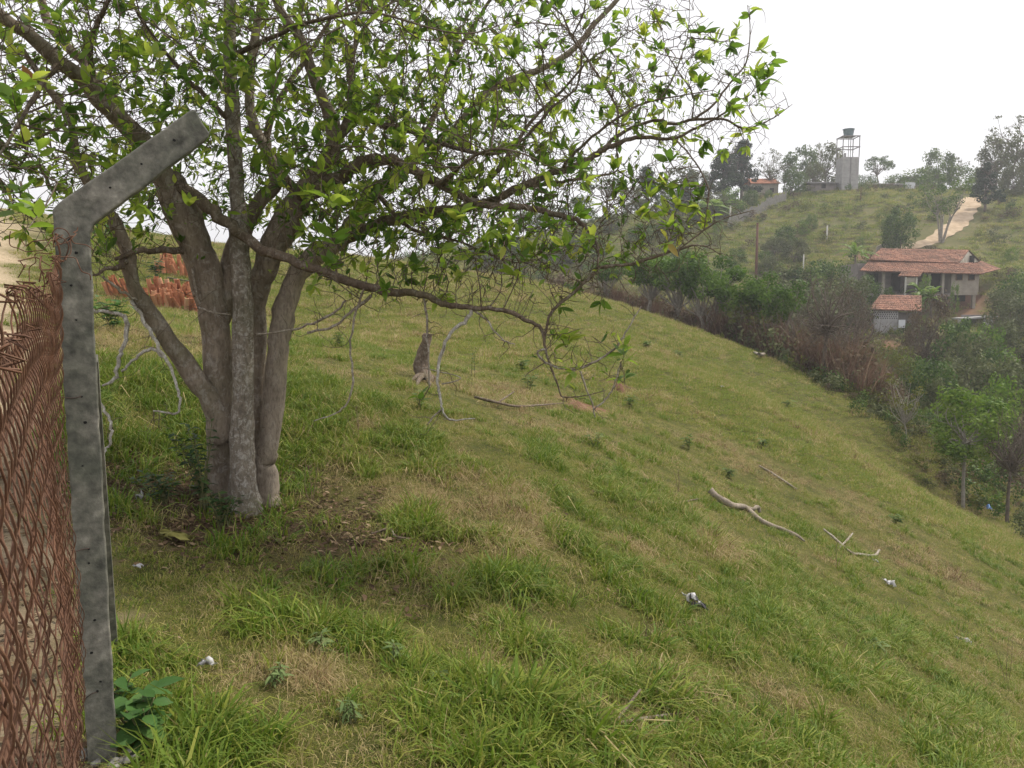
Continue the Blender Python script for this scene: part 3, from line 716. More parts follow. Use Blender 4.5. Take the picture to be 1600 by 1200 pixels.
# twigs grow from the limbs into the space of the crown (space colonisation)
BL = [  # px, py, rx px, ry px, depth offset, depth radius m, points
 (140, 100, 270, 190, -.6, 1.3, 520), (430, 60, 280, 210, 0, 1.7, 620), (690, 120, 240, 170, 0, 1.4, 520), (680, 285, 250, 110, -.1, 1.1, 380),
 (420, -190, 620, 230, 0, 1.9, 420), (880, 190, 150, 140, 0, .9, 200), (70, 270, 140, 130, -1.4, .6, 130), (790, 390, 190, 70, -.5, .7, 150), (900, 340, 130, 80, -.5, .6, 100),
 (1070, 130, 120, 110, .05, .5, 70), (520, 300, 160, 90, .3, .9, 150), (960, 90, 120, 110, .2, .8, 110), (910, 560, 80, 60, -.8, .3, 30), (240, 330, 130, 70, -.2, .8, 60), (1000, 390, 110, 50, -.7, .3, 35),
 (170, 380, 60, 60, -.5, .4, 22), (600, 365, 170, 60, -.2, .7, 90), (420, 275, 170, 75, .9, .6, 130), (290, 270, 130, 80, .9, .6, 90), (590, 320, 180, 60, .9, .6, 110), (760, 330, 150, 60, .4, .6, 80), (1030, 320, 90, 70, -.5, .4, 45), (1110, 170, 110, 90, .1, .4, 50), (880, 430, 130, 60, -.7, .4, 70), (640, 425, 230, 55, -.5, .5, 130)]
AT = []
for (px, py, rx, ry, dy, rY, n) in BL:
    n = int(n * 3.1); Y = TY + dy; c = at(px, py, Y); s = Y / F
    q = GT.normal(0, 1, (n, 3)); q /= np.linalg.norm(q, axis=1)[:, None]; q *= GT.uniform(0, 1, (n, 1)) ** .42
    AT.append(c + q * np.array((rx * s, rY, ry * s)))
AT = np.concatenate(AT)
AT = AT[AT[:, 1] > 3.0]
alive = np.ones(len(AT), bool)
STEP, KILL, INF = .075, .085, 1.0
NODES = [np.array(p) for p in NODES]
for it in range(60):
    kd = kdtree.KDTree(len(NODES))
    for i, p in enumerate(NODES): kd.insert(p, i)
    kd.balance()
    pull = {}
    for k in np.nonzero(alive)[0]:
        _, i, d = kd.find(AT[k])
        if d < KILL: alive[k] = False
        elif d < INF or it < 6 and d < 2.0: pull.setdefault(i, []).append(k)
    if not pull: break
    for i, ks in pull.items():
        v = AT[ks] - NODES[i]; v /= np.linalg.norm(v, axis=1)[:, None]; d = v.mean(0)
        par = PAR[i]
        if par >= 0 and i >= nlimb:
            t = NODES[i] - NODES[par]; d = d + .55 * t / (np.linalg.norm(t) + 1e-9)
        d = d + GT.normal(0, .30, 3) + (0, 0, .06); d /= np.linalg.norm(d)
        NODES.append(NODES[i] + d * STEP * GT.uniform(.8, 1.15)); PAR.append(i); RAD0.append(0)
NODES = np.array(NODES); nN = len(NODES); PAR = np.array(PAR)
kids = [[] for _ in range(nN)]
for i in range(nlimb, nN): kids[PAR[i]].append(i)
area = np.zeros(nN)
for i in range(nN - 1, nlimb - 1, -1):
    if not kids[i]: area[i] = .0022 ** 2.35
    if PAR[i] >= nlimb: area[PAR[i]] += area[i]
RT = np.where(np.arange(nN) >= nlimb, np.minimum(area ** (1 / 2.35), .02), np.array(RAD0))
tw = MB(); tips = []; n_tw = 0
starts = [i for i in range(nlimb, nN) if PAR[i] < nlimb or kids[PAR[i]].index(i) > 0]
order = np.zeros(nN, int)
for s0 in starts:
    ch = [PAR[s0], s0]
    while kids[ch[-1]]: ch.append(kids[ch[-1]][0])
    P = NODES[ch]; r = RT[ch].copy(); r[0] = min(r[0], r[1] * 1.25)
    if len(P) > 3: P = P.copy(); P[1:-1] = .5 * P[1:-1] + .25 * (P[:-2] + P[2:])
    tw.tube(P, np.maximum(r, .0021), 4, cap=False); tips.append(ch)
# bare side spurs, many of them dead
for q in range(7000):
    i = int(GT.integers(0, nN)); p = NODES[i]
    if p[2] < 1.4 and GT.uniform() < .7: continue
    d = GT.normal(0, 1, 3); d /= np.linalg.norm(d); P = [p]
    for k in range(int(GT.integers(3, 7))):
        d = d + GT.normal(0, .45, 3); d /= np.linalg.norm(d); P.append(P[-1] + d * .045)
    tw.tube(np.array(P), np.linspace(.0034, .0015, len(P)), 3, cap=False)
SPRAYS = [(1205, 125, .15, 9, .15, .2, .6), (1212, 100, .15, 4, .13, .2, .5), (1155, 195, .15, 5, .13, .3, 1.0), (1100, 60, -.3, 8, .12, .15, .55), (1170, 20, .3, 5, .1, .3, .95), (1030, 215, 0, 6, .15, .7, .9),
     (975, 560, -.8, 7, .14, .35, .8), (890, 535, -.8, 12, .13, .7, .92), (975, 590, -.8, 6, .13, .2, .55), (1040, 300, -.5, 6, .12, .65, .9), (1060, 330, -.6, 9, .12, .5, .85), (1105, 345, -.6, 4, .11, .7, .9), (720, 345, -1.0, 8, .14, .5, .9), (520, 330, -1.2, 7, .17, .5, .9), (515, 375, -1.2, 5, .17, .2, .45),
     (50, 140, -2.0, 8, .12, .55, .9), (20, 160, -2.2, 6, .13, .4, .7), (60, 250, -2.2, 10, .12, .4, .8), (30, 310, -2.4, 8, .13, .2, .6), (25, 350, -2.4, 5, .13, .15, .4), (655, 630, -.7, 6, .10, .3, .6), (735, 410, -.8, 7, .13, .65, .9), (800, 440, -.8, 9, .12, .7, .92), (690, 400, -.9, 6, .12, .6, .9), (215, 95, -1.2, 6, .13, .7, .95), (45, 375, -2.9, 5, .13, .4, .7), (820, 600, -.8, 0, .1, .5, .6)]
SPR = {}
for q_, (px, py, dy, n, ln, b0, b1) in enumerate(SPRAYS):          # each spray hangs on a twig of its own
    c = at(px, py, TY + dy); i = int(((NODES - c) ** 2).sum(1).argmin()); p0 = NODES[i]
    P = spline(np.array([p0, p0 * .45 + c * .55 + GT.normal(0, .03, 3) + (0, 0, -.03), c + (0, 0, .05)]), 5)
    tw.tube(P, np.linspace(.0045, .0022, len(P)), 4, cap=False); SPR[(px, py)] = P
o = tw.build('twigs', 'bark_branch', tree, True); o['kind'] = 'stuff'

# leaves
def leaf_template(L=1.0, W=.40, n=5, fold=.16, curl=.20):
    V = []; 
    for k in range(n + 1):
        t = k / n; w = W * .5 * (math.sin(math.pi * min(1, t * .96 + .03) ** .85)) ** .8 if 0 < k < n else .012
        z = -curl * t * t
        V += [(t * L, -w, z + fold * w), (t * L, 0, z), (t * L, w, z + fold * w)]
    Fc = []
    for k in range(n):
        a = 3 * k; Fc += [(a, a + 3, a + 4, a + 1), (a + 1, a + 4, a + 5, a + 2)]
    return np.array(V), np.array(Fc)
LV = [leaf_template(1, .42, 4, .25, .12), leaf_template(1, .36, 4, .35, .30), leaf_template(1, .46, 4, .15, -.10)]
LEAF = []   # (pos, dir, up, len, b, variant)
def addleaf(p, d, ln, b):
    up = np.array((0, 0, 1.0)) + GT.normal(0, .45, 3); LEAF.append((p, d / np.linalg.norm(d), up, ln, b, int(GT.integers(0, 3))))
for ch in tips:
    pts = NODES[ch]; n = len(ch); t = pts[-1] - pts[-2]; t /= np.linalg.norm(t)
    px = pts[-1][0] / pts[-1][1] * F + 800
    pz = pts[-1][2]
    dens = 1.0 if px < 560 else (.92 if px < 800 else .62)
    if pz < 1.95: dens *= .42
    young = GT.uniform() < .6; big_ = GT.uniform() < .38
    if GT.uniform() < dens:
        az = GT.uniform(0, 6.28)
        for k in range(int(GT.integers(5, 9)) if big_ else int(GT.integers(2, 5))):                     # rosette of young leaves at the tip
            az += 2.4; u = np.cross(t, (.3, .2, .9)); u /= np.linalg.norm(u) + 1e-9; w = np.cross(t, u)
            op = GT.uniform(.45, 1.0)
            d = t * (1.1 - op * .6) + (u * math.cos(az) + w * math.sin(az)) * op + (0, 0, .25)
            addleaf(pts[-1] + GT.normal(0, .008, 3), d, GT.uniform(.065, .125) if big_ else GT.uniform(.025, .07), GT.uniform(.58, .95) if young else GT.uniform(.15, .6))
    for k in range(2, n - 1):
        if k > n - 9 and GT.uniform() < .56 * dens:
            d = GT.normal(0, 1, 3); d = d - t * np.dot(d, t); d = d / (np.linalg.norm(d) + 1e-9) + t * .5 + (0, 0, -.15)
            b = GT.uniform(.0, .62) if GT.uniform() < .96 else GT.uniform(.95, 1.0)
            addleaf(pts[k], d, .03 + .085 * GT.uniform() ** 2, b)
# a few traced sprays of big leaves against the sky and in front of the hill
for (px, py, dy, n, ln, b0, b1) in SPRAYS:
    c = at(px, py, TY + dy); az = GT.uniform(0, 6)
    stem = [c + np.array((GT.normal(0, .02), 0, -.10)), c]
    for k in range(n):
        az += 2.4; e = GT.uniform(-.2, .9); d = np.array((math.cos(az), math.sin(az) * .8, e))
        addleaf(SPR[(px, py)][-1 - int(GT.integers(0, 4))] + GT.normal(0, .003, 3), d, ln * GT.uniform(.75, 1.1), GT.uniform(b0, b1))
def leaf_axes(d, up):
    y = np.cross(up, d); y /= np.linalg.norm(y) + 1e-9; return np.array([d, y, np.cross(d, y)])
sel = []
for k, (p, d, up, ln, b, v) in enumerate(LEAF):
    px = p[0] / p[1] * F + 800; py = 479 - (p[2] - EYE) / p[1] * F
    if -20 < px < 1610 and -20 < py < 1200: sel.append((-(ln / p[1]) - (.006 if px > 930 else 0), k))
sel.sort(); big = set(k for _, k in sel[:300])
LM = {}
for v in range(3):
    for q, b in enumerate((.12, .38, .62, .86, .98)):
        me = mesh_np('leaf', LV[v][0], LV[v][1], 'tree_leaf', {'b': np.full(len(LV[v][0]), b)}, True); LM[(v, q)] = me
VV, FF, BB = [], [], []; off = 0
for k, (p, d, up, ln, b, v) in enumerate(LEAF):
    A = leaf_axes(d, up)
    if k in big:
        q = 4 if b > .945 else min(3, int(b / .25))
        o = bpy.data.objects.new('leaf', LM[(v, q)]); COL.objects.link(o); o.parent = tree
        M = Matrix(((A * ln).T).tolist()).to_4x4(); M.translation = Vector((p - TB).tolist()); o.matrix_local = M
    else:
        V = LV[v][0] @ A * ln + p - TB; VV.append(V); FF.append(LV[v][1] + off); off += len(V); BB.append(np.full(len(V), b))
fo = obj_of('foliage', mesh_np('foliage', np.concatenate(VV), np.concatenate(FF), 'tree_leaf', {'b': np.concatenate(BB)}, True), tree)
fo['kind'] = 'stuff'
print('tree nodes', nN, 'leaves', len(LEAF), 'chains', len(tips))

# ------------------------------------------------------------------ dirt road on the far hillside
surf('road_dirt', [(.3, (.36, .26, .17)), (.55, (.47, .36, .25)), (.75, (.56, .45, .33))], 1.2, .95, .4, .05, 6, .1)
rp = np.array([hit(*p) for p in [(1526, 310), (1516, 318), (1508, 332), (1500, 345), (1488, 358), (1470, 370), (1448, 381), (1425, 388), (1395, 394)]])
rp = spline(rp[:, :2], 10); wd = np.interp(np.arange(len(rp)), [0, 20, 50, 60, len(rp)], [1.5, 1.3, 1.0, .8, .7])
tg = np.gradient(rp, axis=0); tg /= np.linalg.norm(tg, axis=1)[:, None]; nr = np.stack([-tg[:, 1], tg[:, 0]], 1)
cols = []
for u in np.linspace(-1, 1, 9):
    q = rp + nr * (wd * u * (1 + .12 * np.sin(np.arange(len(rp)) * .9 + u * 3)))[:, None]; cols.append(np.column_stack([q, relief(q[:, 0], q[:, 1]) + .10]))
V = np.stack(cols, 1).reshape(-1, 3); n0 = len(rp)
ii = (np.arange(n0 - 1)[:, None] * 9 + np.arange(8)[None]).ravel()
tag(obj_of('dirt_road', mesh_np('dirt_road', V, np.stack([ii, ii + 1, ii + 10, ii + 9], 1), 'road_dirt', smooth=True)), 'pale dirt road winding down the far hillside', 'road', kind='structure')

# ------------------------------------------------------------------ buildings
surf('roof_tile', [(.28, (.095, .055, .043)), (.42, (.20, .098, .070)), (.56, (.33, .165, .112)), (.70, (.48, .30, .21))], 5.0, .9, .4, .02, 7, .15, .7, [(.3, (.07, .045, .035)), (.6, (.15, .085, .06)), (.8, (.25, .14, .09))], .8)
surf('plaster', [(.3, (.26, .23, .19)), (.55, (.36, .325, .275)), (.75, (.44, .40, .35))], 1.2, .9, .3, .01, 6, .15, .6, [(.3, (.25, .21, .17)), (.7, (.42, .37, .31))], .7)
surf('shade_plaster', [(.3, (.17, .15, .145)), (.7, (.27, .235, .22))], 1.5, .9, .3, .01)  # darker copy of plaster, shade put into the colour
surf('opening_shade', [(.3, (.015, .014, .013)), (.7, (.035, .032, .03))], 2, .8, .1, .01)  # near-black colour standing in for the shade inside openings
surf('old_wood', [(.3, (.10, .06, .04)), (.7, (.22, .14, .09))], 5, .9, .3, .01)
surf('white_wood', [(.3, (.42, .40, .36)), (.7, (.62, .60, .56))], 5, .8, .3, .01)
surf('block_wall', [(.3, (.27, .26, .26)), (.55, (.36, .35, .345)), (.75, (.44, .43, .42))], 1.6, .9, .3, .01)
surf('grey_metal', [(.3, (.16, .15, .15)), (.7, (.28, .265, .26))], 4, .6, .2, .01)
surf('tank_blue', [(.3, (.13, .20, .24)), (.7, (.19, .275, .31))], 2, .5, .1, .01)
surf('white_board', [(.3, (.55, .56, .60)), (.7, (.70, .71, .74))], 1.2, .7, .1, .01)
surf('pole_brown', [(.3, (.085, .040, .028)), (.7, (.17, .085, .06))], 4, .9, .3, .01)
surf('pole_grey', [(.3, (.22, .21, .19)), (.7, (.34, .32, .29))], 4, .9, .3, .01)
surf('orange_tile', [(.3, (.36, .13, .07)), (.7, (.54, .25, .15))], 1.4, .9, .3, .02)
surf('dark_sheet', [(.3, (.10, .095, .095)), (.7, (.20, .19, .185))], 1.4, .7, .3, .02)

def tiled(p00, p10, p11, p01, nu, nv, amp=.045, th=.10, seed=0):
    """slope of half-round clay tiles: p00-p10 eave, p01-p11 ridge side"""
    g = np.random.default_rng(seed); p00, p10, p11, p01 = [np.asarray(p, float) for p in (p00, p10, p11, p01)]
    nrm = np.cross(p10 - p00, p01 - p00); nrm /= np.linalg.norm(nrm); nrm = nrm if nrm[2] > 0 else -nrm
    U = np.linspace(0, 1, nu * 4 + 1); rows = []
    for r in range(nv):
        jit = g.normal(0, .012, len(U))
        for e in (0, .999):
            v = (r + e) / nv
            base_ = ((1 - U)[:, None] * p00 + U[:, None] * p10) * (1 - v) + ((1 - U)[:, None] * p01 + U[:, None] * p11) * v
            h = amp * np.abs(np.sin(np.arange(len(U)) * math.pi / 4)) + .03 * (1 - e) + jit
            rows.append(base_ + nrm * h[:, None])
    V = np.array(rows); R, C_ = V.shape[:2]
    W = V - nrm * th
    VV = np.concatenate([V.reshape(-1, 3), W[[0, -1]].reshape(-1, 3)])
    F_ = [(i * C_ + j, i * C_ + j + 1, (i + 1) * C_ + j + 1, (i + 1) * C_ + j) for i in range(R - 1) for j in range(C_ - 1)]
    o1 = R * C_
    F_ += [(o1 + j, o1 + j + 1, j + 1, j) for j in range(C_ - 1)] + [(o1 + C_ + j + 1, o1 + C_ + j, (R - 1) * C_ + j, (R - 1) * C_ + j + 1) for j in range(C_ - 1)]
    F_ += [(o1, o1 + C_, o1 + 2 * C_ - 1, o1 + C_ - 1)]
    mb = MB(); mb.add(VV, F_); return mb

HY = 84.0
def A(px, py, Y=HY): return at(px, py, Y)
h0 = base(1440, HY)
house = thing('tiled_house', 'long low house with two tiers of weathered clay tile roof on the far slope', 'house', h0)
zf = A(1430, 456)[2]; ze = A(1430, 425)[2]
xl, xr = A(1346, 430)[0], A(1530, 430)[0]; xb = A(1488, 430)[0]
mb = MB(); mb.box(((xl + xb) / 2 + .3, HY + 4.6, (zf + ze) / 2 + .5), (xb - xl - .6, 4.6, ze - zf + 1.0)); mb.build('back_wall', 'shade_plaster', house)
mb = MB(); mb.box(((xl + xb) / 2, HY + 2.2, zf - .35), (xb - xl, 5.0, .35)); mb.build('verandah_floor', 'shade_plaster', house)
mb = MB(); mb.box(((xb + xr) / 2, HY + 3.3, (A(0, 461)[2] + ze) / 2), (xr - xb, 6.4, ze - A(0, 461)[2])); wall = mb.build('wall', 'plaster', house)
x2 = A(1560, 430)[0]
mb = MB(); mb.box(((xr + x2) / 2 - .1, HY + 5.2, (A(0, 458)[2] + ze) / 2), (x2 - xr + .2, 3.6, ze - A(0, 458)[2] - .1)); mb.build('wall', 'plaster', house)
for px in (1499.5, 1518.5):
    c = A(px, 433); mb = MB(); mb.box((c[0], HY + .07, c[2]), (.55, .10, .52)); w = mb.build('window', 'opening_shade', house)
    mb = MB()
    for dx in (-.31, .31): mb.box((c[0] + dx, HY + .08, c[2]), (.07, .12, .64))
    for dz in (-.30, .30): mb.box((c[0], HY + .075, c[2] + dz), (.55, .12, .07))
    fr = mb.build('frame', 'old_wood', house); fr.parent = w
for px in (1490, 1525):                                                      # stilts of the right-hand room
    c = A(px, 461); zb = gz(c[0], HY + .4) - .3; mb = MB(); mb.box((c[0], HY + .45, (c[2] + zb) / 2 - .004), (.32, .32, c[2] - zb)); mb.build('pillar', 'plaster', house)
c = A(1507, 466); mb = MB(); mb.box((c[0], HY + 3.6, c[2] - .35), (2.3, 3.4, 1.5)); mb.build('undercroft_shade', 'opening_shade', house)  # solid dark box in place of the shade between the stilts
for px in (1352, 1381, 1452, 1474):
    c = A(px, 440); zb = gz(c[0], HY + .1) - .3; mb = MB(); mb.box((c[0], HY + .12, (ze + zb) / 2), (.24, .24, ze - zb)); mb.build('column', 'plaster', house)
for px, w_ in ((1365, .9), (1400, .9), (1462, 1.0), (1481, .8)):
    c = A(px, 442, HY + 2.2); mb = MB(); mb.box((c[0], HY + 2.25, (zf + ze) / 2), (w_, .12, 1.9)); d = mb.build('door', 'opening_shade', house)
# roofs
mb = tiled(A(1343, 423, HY - .7), A(1535, 428, HY - .7), A(1529, 411, HY + 2.6), A(1357, 408, HY + 2.6), 62, 9, seed=1); mb.build('lower_roof', 'roof_tile', house)
mb = tiled(A(1356, 406, HY + 2.2), A(1498, 411, HY + 2.2), A(1514, 391, HY + 6.0), A(1376, 388.5, HY + 6.0), 48, 9, seed=2); mb.build('upper_roof', 'roof_tile', house)
mb = tiled(A(1376, 408, HY + 10), A(1534, 410, HY + 9.5), A(1514, 390.5, HY + 6.05), A(1376, 388, HY + 6.05), 40, 7, seed=3); mb.build('rear_roof', 'roof_tile', house)
mb = tiled(A(1534, 428, HY - .6), A(1564, 420, HY + 5), A(1532, 408, HY + 6), A(1527, 411, HY + 2.7), 12, 6, seed=4); mb.build('side_roof', 'roof_tile', house)
g0, g1, g2 = A(1500, 413, HY + 2.8), A(1529, 409, HY + 9), A(1513.5, 393, HY + 6.0)
mb = MB(); mb.prism([g0, g1, g2], (-.16, 0, 0)); gw = mb.build('gable_wall', 'plaster', house)
c = (g0 + g1 + g2) / 3; mb = MB(); mb.box((c[0] + .06, c[1] - .4, c[2] - .05), (.3, .5, .85)); mb.build('gable_window', 'opening_shade', house)
mb = tiled(A(1403, 431, HY - 1.6), A(1437, 432, HY - 1.6), A(1443, 423, HY - .5), A(1410, 423, HY - .5), 12, 3, seed=5); mb.build('porch_roof', 'roof_tile', house)
for px in (1415, 1432):
    c = A(px, 440, HY - 1.4); zb = gz(c[0], HY - 1.4) - .2; zt = A(px, 430, HY - 1.4)[2]; mb = MB(); mb.box((c[0], HY - 1.4, (zb + zt) / 2), (.14, .14, zt - zb)); mb.build('porch_post', 'white_wood', house)
c = A(1423.5, 438.5, HY - 1.35); mb = MB(); mb.box(c, (1.0, .06, .62)); mb.build('porch_panel', 'plaster', house)
c = A(1423.5, 444.5, HY - 1.35); mb = MB(); mb.box(c, (1.1, .10, .09)); mb.build('porch_rail', 'white_wood', house)

SY = 75.0
s0 = base(1384, SY)
shed = thing('tiled_shed', 'small grey shed with a slatted vent wall and tiled lean-to roof below the house', 'shed', s0)
wl, wr = A(1365, 500, SY), A(1403, 500, SY); zt = A(0, 485, SY)[2]; zb = min(A(0, 514, SY)[2], s0[2]) - .3
xrr = A(1440, 500, SY)[0]
mb = MB(); mb.box(((wl[0] + wr[0]) / 2, SY + 1.8, (zt + zb) / 2), (wr[0] - wl[0], 3.6, zt - zb)); mb.build('wall', 'block_wall', shed)
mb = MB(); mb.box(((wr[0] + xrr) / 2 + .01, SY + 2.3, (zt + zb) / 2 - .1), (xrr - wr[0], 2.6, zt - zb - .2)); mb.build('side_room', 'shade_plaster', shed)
mb = tiled(A(1357, 483, SY - .3), A(1440, 486, SY - .3), A(1440, 462, SY + 4.0), A(1375, 461, SY + 4.0), 26, 8, seed=7); mb.build('roof', 'roof_tile', shed)
mb = MB()
for r in range(4):
    for k in range(10):
        c = A(1368 + k * 3.55 + (r % 2) * 1.2, 488.3 + r * 3.0, SY); mb.box((c[0], SY - .004, c[2]), (.075, .03, .12))
vb = mb.build('vent_slot_shade', 'opening_shade', shed)  # dark blocks on the wall, coloured as the shade within slots
c = A(1409, 506, SY - .3); mb = MB(); mb.box(c, (.62, .06, .75)); bd = mb.build('painted_board', 'white_board', None, origin=c - np.array((0, 0, .375)))
tag(bd, 'small white board leaning at the right corner of the shed wall', 'board')
TKY = 78.0
t0 = base(1524, TKY); tk = thing('concrete_lean_to', 'low open concrete shelter with a flat slab roof on the red earth', 'shelter', t0)
a_, b_ = A(1498, 495, TKY), A(1546, 495, TKY)
mb = MB(); mb.bar(A(1496, 498, TKY), A(1549, 494, TKY), 2.2, .14); mb.build('roof_slab', 'block_wall', tk)
for px, w_ in ((1499, .2), (1541, .45), (1549, .22)):
    c = A(px, 500, TKY - .8); zt = A(px, 497.5 if px < 1545 else 492, TKY - .8)[2]; zb = gz(c[0], TKY) - .4; mb = MB(); mb.box((c[0], TKY - .8, (zt + zb) / 2 - .06), (w_, .25, zt - zb)); mb.build('pillar', 'block_wall', tk)
c = A(1522, 503, TKY + .6); mb = MB(); mb.box((c[0], TKY + .7, c[2] - .1), (2.4, .2, 1.6)); mb.build('rear_wall', 'shade_plaster', tk)

# water tower
WY = 130.0
w0 = base(1328.5, WY); tower = thing('water_tower', 'grey block water tower with steel frame and round blue tank on the ridge', 'water tower', w0)
xa, xb_ = A(1315, 290, WY)[0], A(1341, 290, WY)[0]; zt = A(0, 245, WY)[2]; zb = w0[2] - .5; W = xb_ - xa; xm = (xa + xb_) / 2
mb = MB()
nrow = 11
for r in range(nrow):                                   # courses with recessed joints
    za, zc = zb + (zt - zb) * r / nrow, zb + (zt - zb) * (r + 1) / nrow
    for s_ in (-1, 1): mb.box((xm + s_ * (W / 4 + .06), WY + W / 2, (za + zc) / 2), (W / 2 - .14, W - .02, zc - za - .03))
mb.build('shaft', 'block_wall', tower)
mb = MB(); mb.box((xm, WY + W / 2, (zt + zb) / 2 - .02), (W - .10, W - .14, zt - zb)); mb.build('shaft_core', 'grey_metal', tower)
zr = A(0, 212, WY)[2]; zm = A(0, 229, WY)[2]
for sx in (-1, 1):
    for sy in (0, 1):
        mb = MB(); mb.box((xm + sx * (W / 2 - .08 + .06), WY + .08 + sy * (W - .16), (zt + zr) / 2 + .01), (.11, .11, zr - zt)); mb.build('frame_leg', 'grey_metal', tower)
for z_ in (zr, zm):
    for sy in (0, 1):
        mb = MB(); mb.box((xm, WY + .08 + sy * (W - .16), z_), (W + .2, .13, .13)); mb.build('frame_beam', 'grey_metal', tower)
    for sx in (-1, 1):
        mb = MB(); mb.box((xm + sx * (W / 2 - .02), WY + W / 2, z_ + .004), (.13, W - .3, .12)); mb.build('frame_beam', 'grey_metal', tower)
for dx in (-.22, .12):
    mb = MB(); mb.tube([(xm + dx, WY + .6, zt), (xm + dx, WY + .6, zr)], .055, 8); mb.build('pipe', 'grey_metal', tower)
mb = MB(); c = A(1320.5, 242, WY + .6); mb.tube([c - (0, 0, .4), c + (0, 0, .25)], .16, 10); mb.build('pump', 'grey_metal', tower)
mb = MB(); mb.box((xm, WY + W / 2, zr + .09), (W * .75, W * .75, .06)); mb.build('tank_deck', 'grey_metal', tower)
zk = A(0, 198, WY)[2]; hk = zk - zr - .12; zk0 = zr + .12
mb = MB(); mb.lathe((xm, WY + W / 2, zk0), [(.68, 0), (.76, hk * .45), (.79, hk * .47), (.84, hk * .86), (.93, hk * .87), (.93, hk * .92), (.5, hk * .99), (.05, hk)], 24); mb.build('tank', 'tank_blue', tower, True)

def pole(name, px, pyb, pyt, Y, r, mat, label, cat='pole', parts=True):
    b = base(px, Y, pyb); top = np.array((b[0], b[1], at(px, pyt, Y)[2])); mb = MB()
    o = thing(name, label, cat, b)
    mb.tube([b - (0, 0, .4), (b + top) / 2, top], [r, r * .9, r * .75], 8); mb.build('shaft', mat, o, True)
    mb = MB(); mb.tube([top, top + (0, 0, .06)], [r * .9, r * .5], 8); mb.build('cap', mat, o, True)
    return o
pole('utility_pole', 1180.5, 460, 349, 89, .17, 'pole_brown', 'slim reddish brown pole standing at the foot of the far hill')
pole('utility_pole', 1309, 290, 240, 133, .14, 'pole_grey', 'pale thin pole directly left of the water tower')
pole('utility_pole', 1344, 330, 293, 121, .07, 'pole_brown', 'thin dark pole in the pasture right below the water tower')
pole('utility_pole', 1536, 300, 221, 138, .12, 'pole_grey', 'tall thin pole on the ridge at the right among trees')
pole('utility_pole', 788, 400, 322, 95, .12, 'pole_brown', 'reddish pole seen through the branches of the big tree')
pole('fence_stake', 1292, 372, 353, 108, .13, 'white_wood', 'short whitish stake on the far pasture slope')
pole('fence_stake', 1255, 425, 398, 98, .10, 'white_wood', 'pale stake low on the far slope left of the palm')
pole('fence_stake', 1141, 335, 322, 117, .16, 'white_wood', 'short whitish stake beside the banana plants')

def low_building(name, label, px0, px1, pyw, pyr0, pyr1, Y, wallm, roofm, depth=4.0, cat='building', roof='gable'):
    cx = (px0 + px1) / 2; b = base(cx, Y, pyw); o = thing(name, label, cat, b)
    x0, x1 = at(px0, pyw, Y)[0], at(px1, pyw, Y)[0]; ze_ = at(0, pyr0, Y)[2]; zr_ = at(0, pyr1, Y)[2]; zb_ = min(at(0, pyw, Y)[2], gz(x0, Y), gz(x1, Y)) - .3
    mb = MB(); mb.box(((x0 + x1) / 2, Y + depth / 2, (zb_ + ze_) / 2), (x1 - x0, depth, ze_ - zb_)); mb.build('wall', wallm, o)
    mb = tiled((x0 - .3, Y - .4, ze_), (x1 + .3, Y - .4, ze_), (x1 + .3, Y + depth / 2, zr_), (x0 - .3, Y + depth / 2, zr_), int((x1 - x0) * 3), 5, .04); mb.build('roof', roofm, o)
    mb = tiled((x0 - .3, Y + depth + .4, ze_), (x1 + .3, Y + depth + .4, ze_), (x1 + .3, Y + depth / 2 + .01, zr_ - .01), (x0 - .3, Y + depth / 2 + .01, zr_ - .01), int((x1 - x0) * 3), 5, .04); mb.build('roof', roofm, o)
    n = max(1, int((x1 - x0) / 2.2))
    for k in range(n):
        mb = MB(); mb.box((x0 + (k + .5) * (x1 - x0) / n, Y - .006, (zb_ + ze_) / 2 + .45), (.7, .05, .7)); mb.build('window', 'opening_shade', o)
    return o
low_building('ridge_house', 'far house on the ridge with a bright orange tiled roof', 1176, 1216, 296, 287, 275, 142, 'plaster', 'orange_tile', 6, 'house')
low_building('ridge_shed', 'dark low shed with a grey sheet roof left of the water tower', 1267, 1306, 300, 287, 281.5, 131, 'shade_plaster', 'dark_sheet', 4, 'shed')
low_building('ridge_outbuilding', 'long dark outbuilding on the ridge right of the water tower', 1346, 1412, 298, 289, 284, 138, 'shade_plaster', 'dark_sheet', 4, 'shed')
low_building('ridge_barn', 'low grey barn behind the ridge trees at the right', 1424, 1475, 292, 278, 272, 146, 'block_wall', 'dark_sheet', 5, 'barn')
c = A(1422, 298, 126); gb = base(1422, 126); mb = MB()
o = thing('white_panel', 'upright white panel standing on the ridge right of the water tower', 'panel', gb)
mb.box((c[0], 126, (gb[2] + A(0, 285, 126)[2]) / 2 + .1), (1.5, .08, A(0, 285, 126)[2] - gb[2] - .2)); mb.build('sheet', 'white_board', o)
for dx in (-.70, .70):
    mb = MB(); mb.box((c[0] + dx, 126.09, gb[2] + .7), (.08, .08, 1.5)); mb.build('post', 'grey_metal', o)
gb = base(1374, 101); mb = MB(); mb.prism([(gb[0] - .5, 101, gb[2] - .3), (gb[0] + .45, 101, gb[2] - .3), (gb[0] + .5, 101, gb[2] + 1.25), (gb[0] + .1, 101, gb[2] + 1.1), (gb[0] - .45, 101, gb[2] + .8)], (0, .3, 0))
tag(mb.build('wall_fragment', 'plaster', None, origin=gb), 'broken piece of pale wall above the tiled house', 'wall')
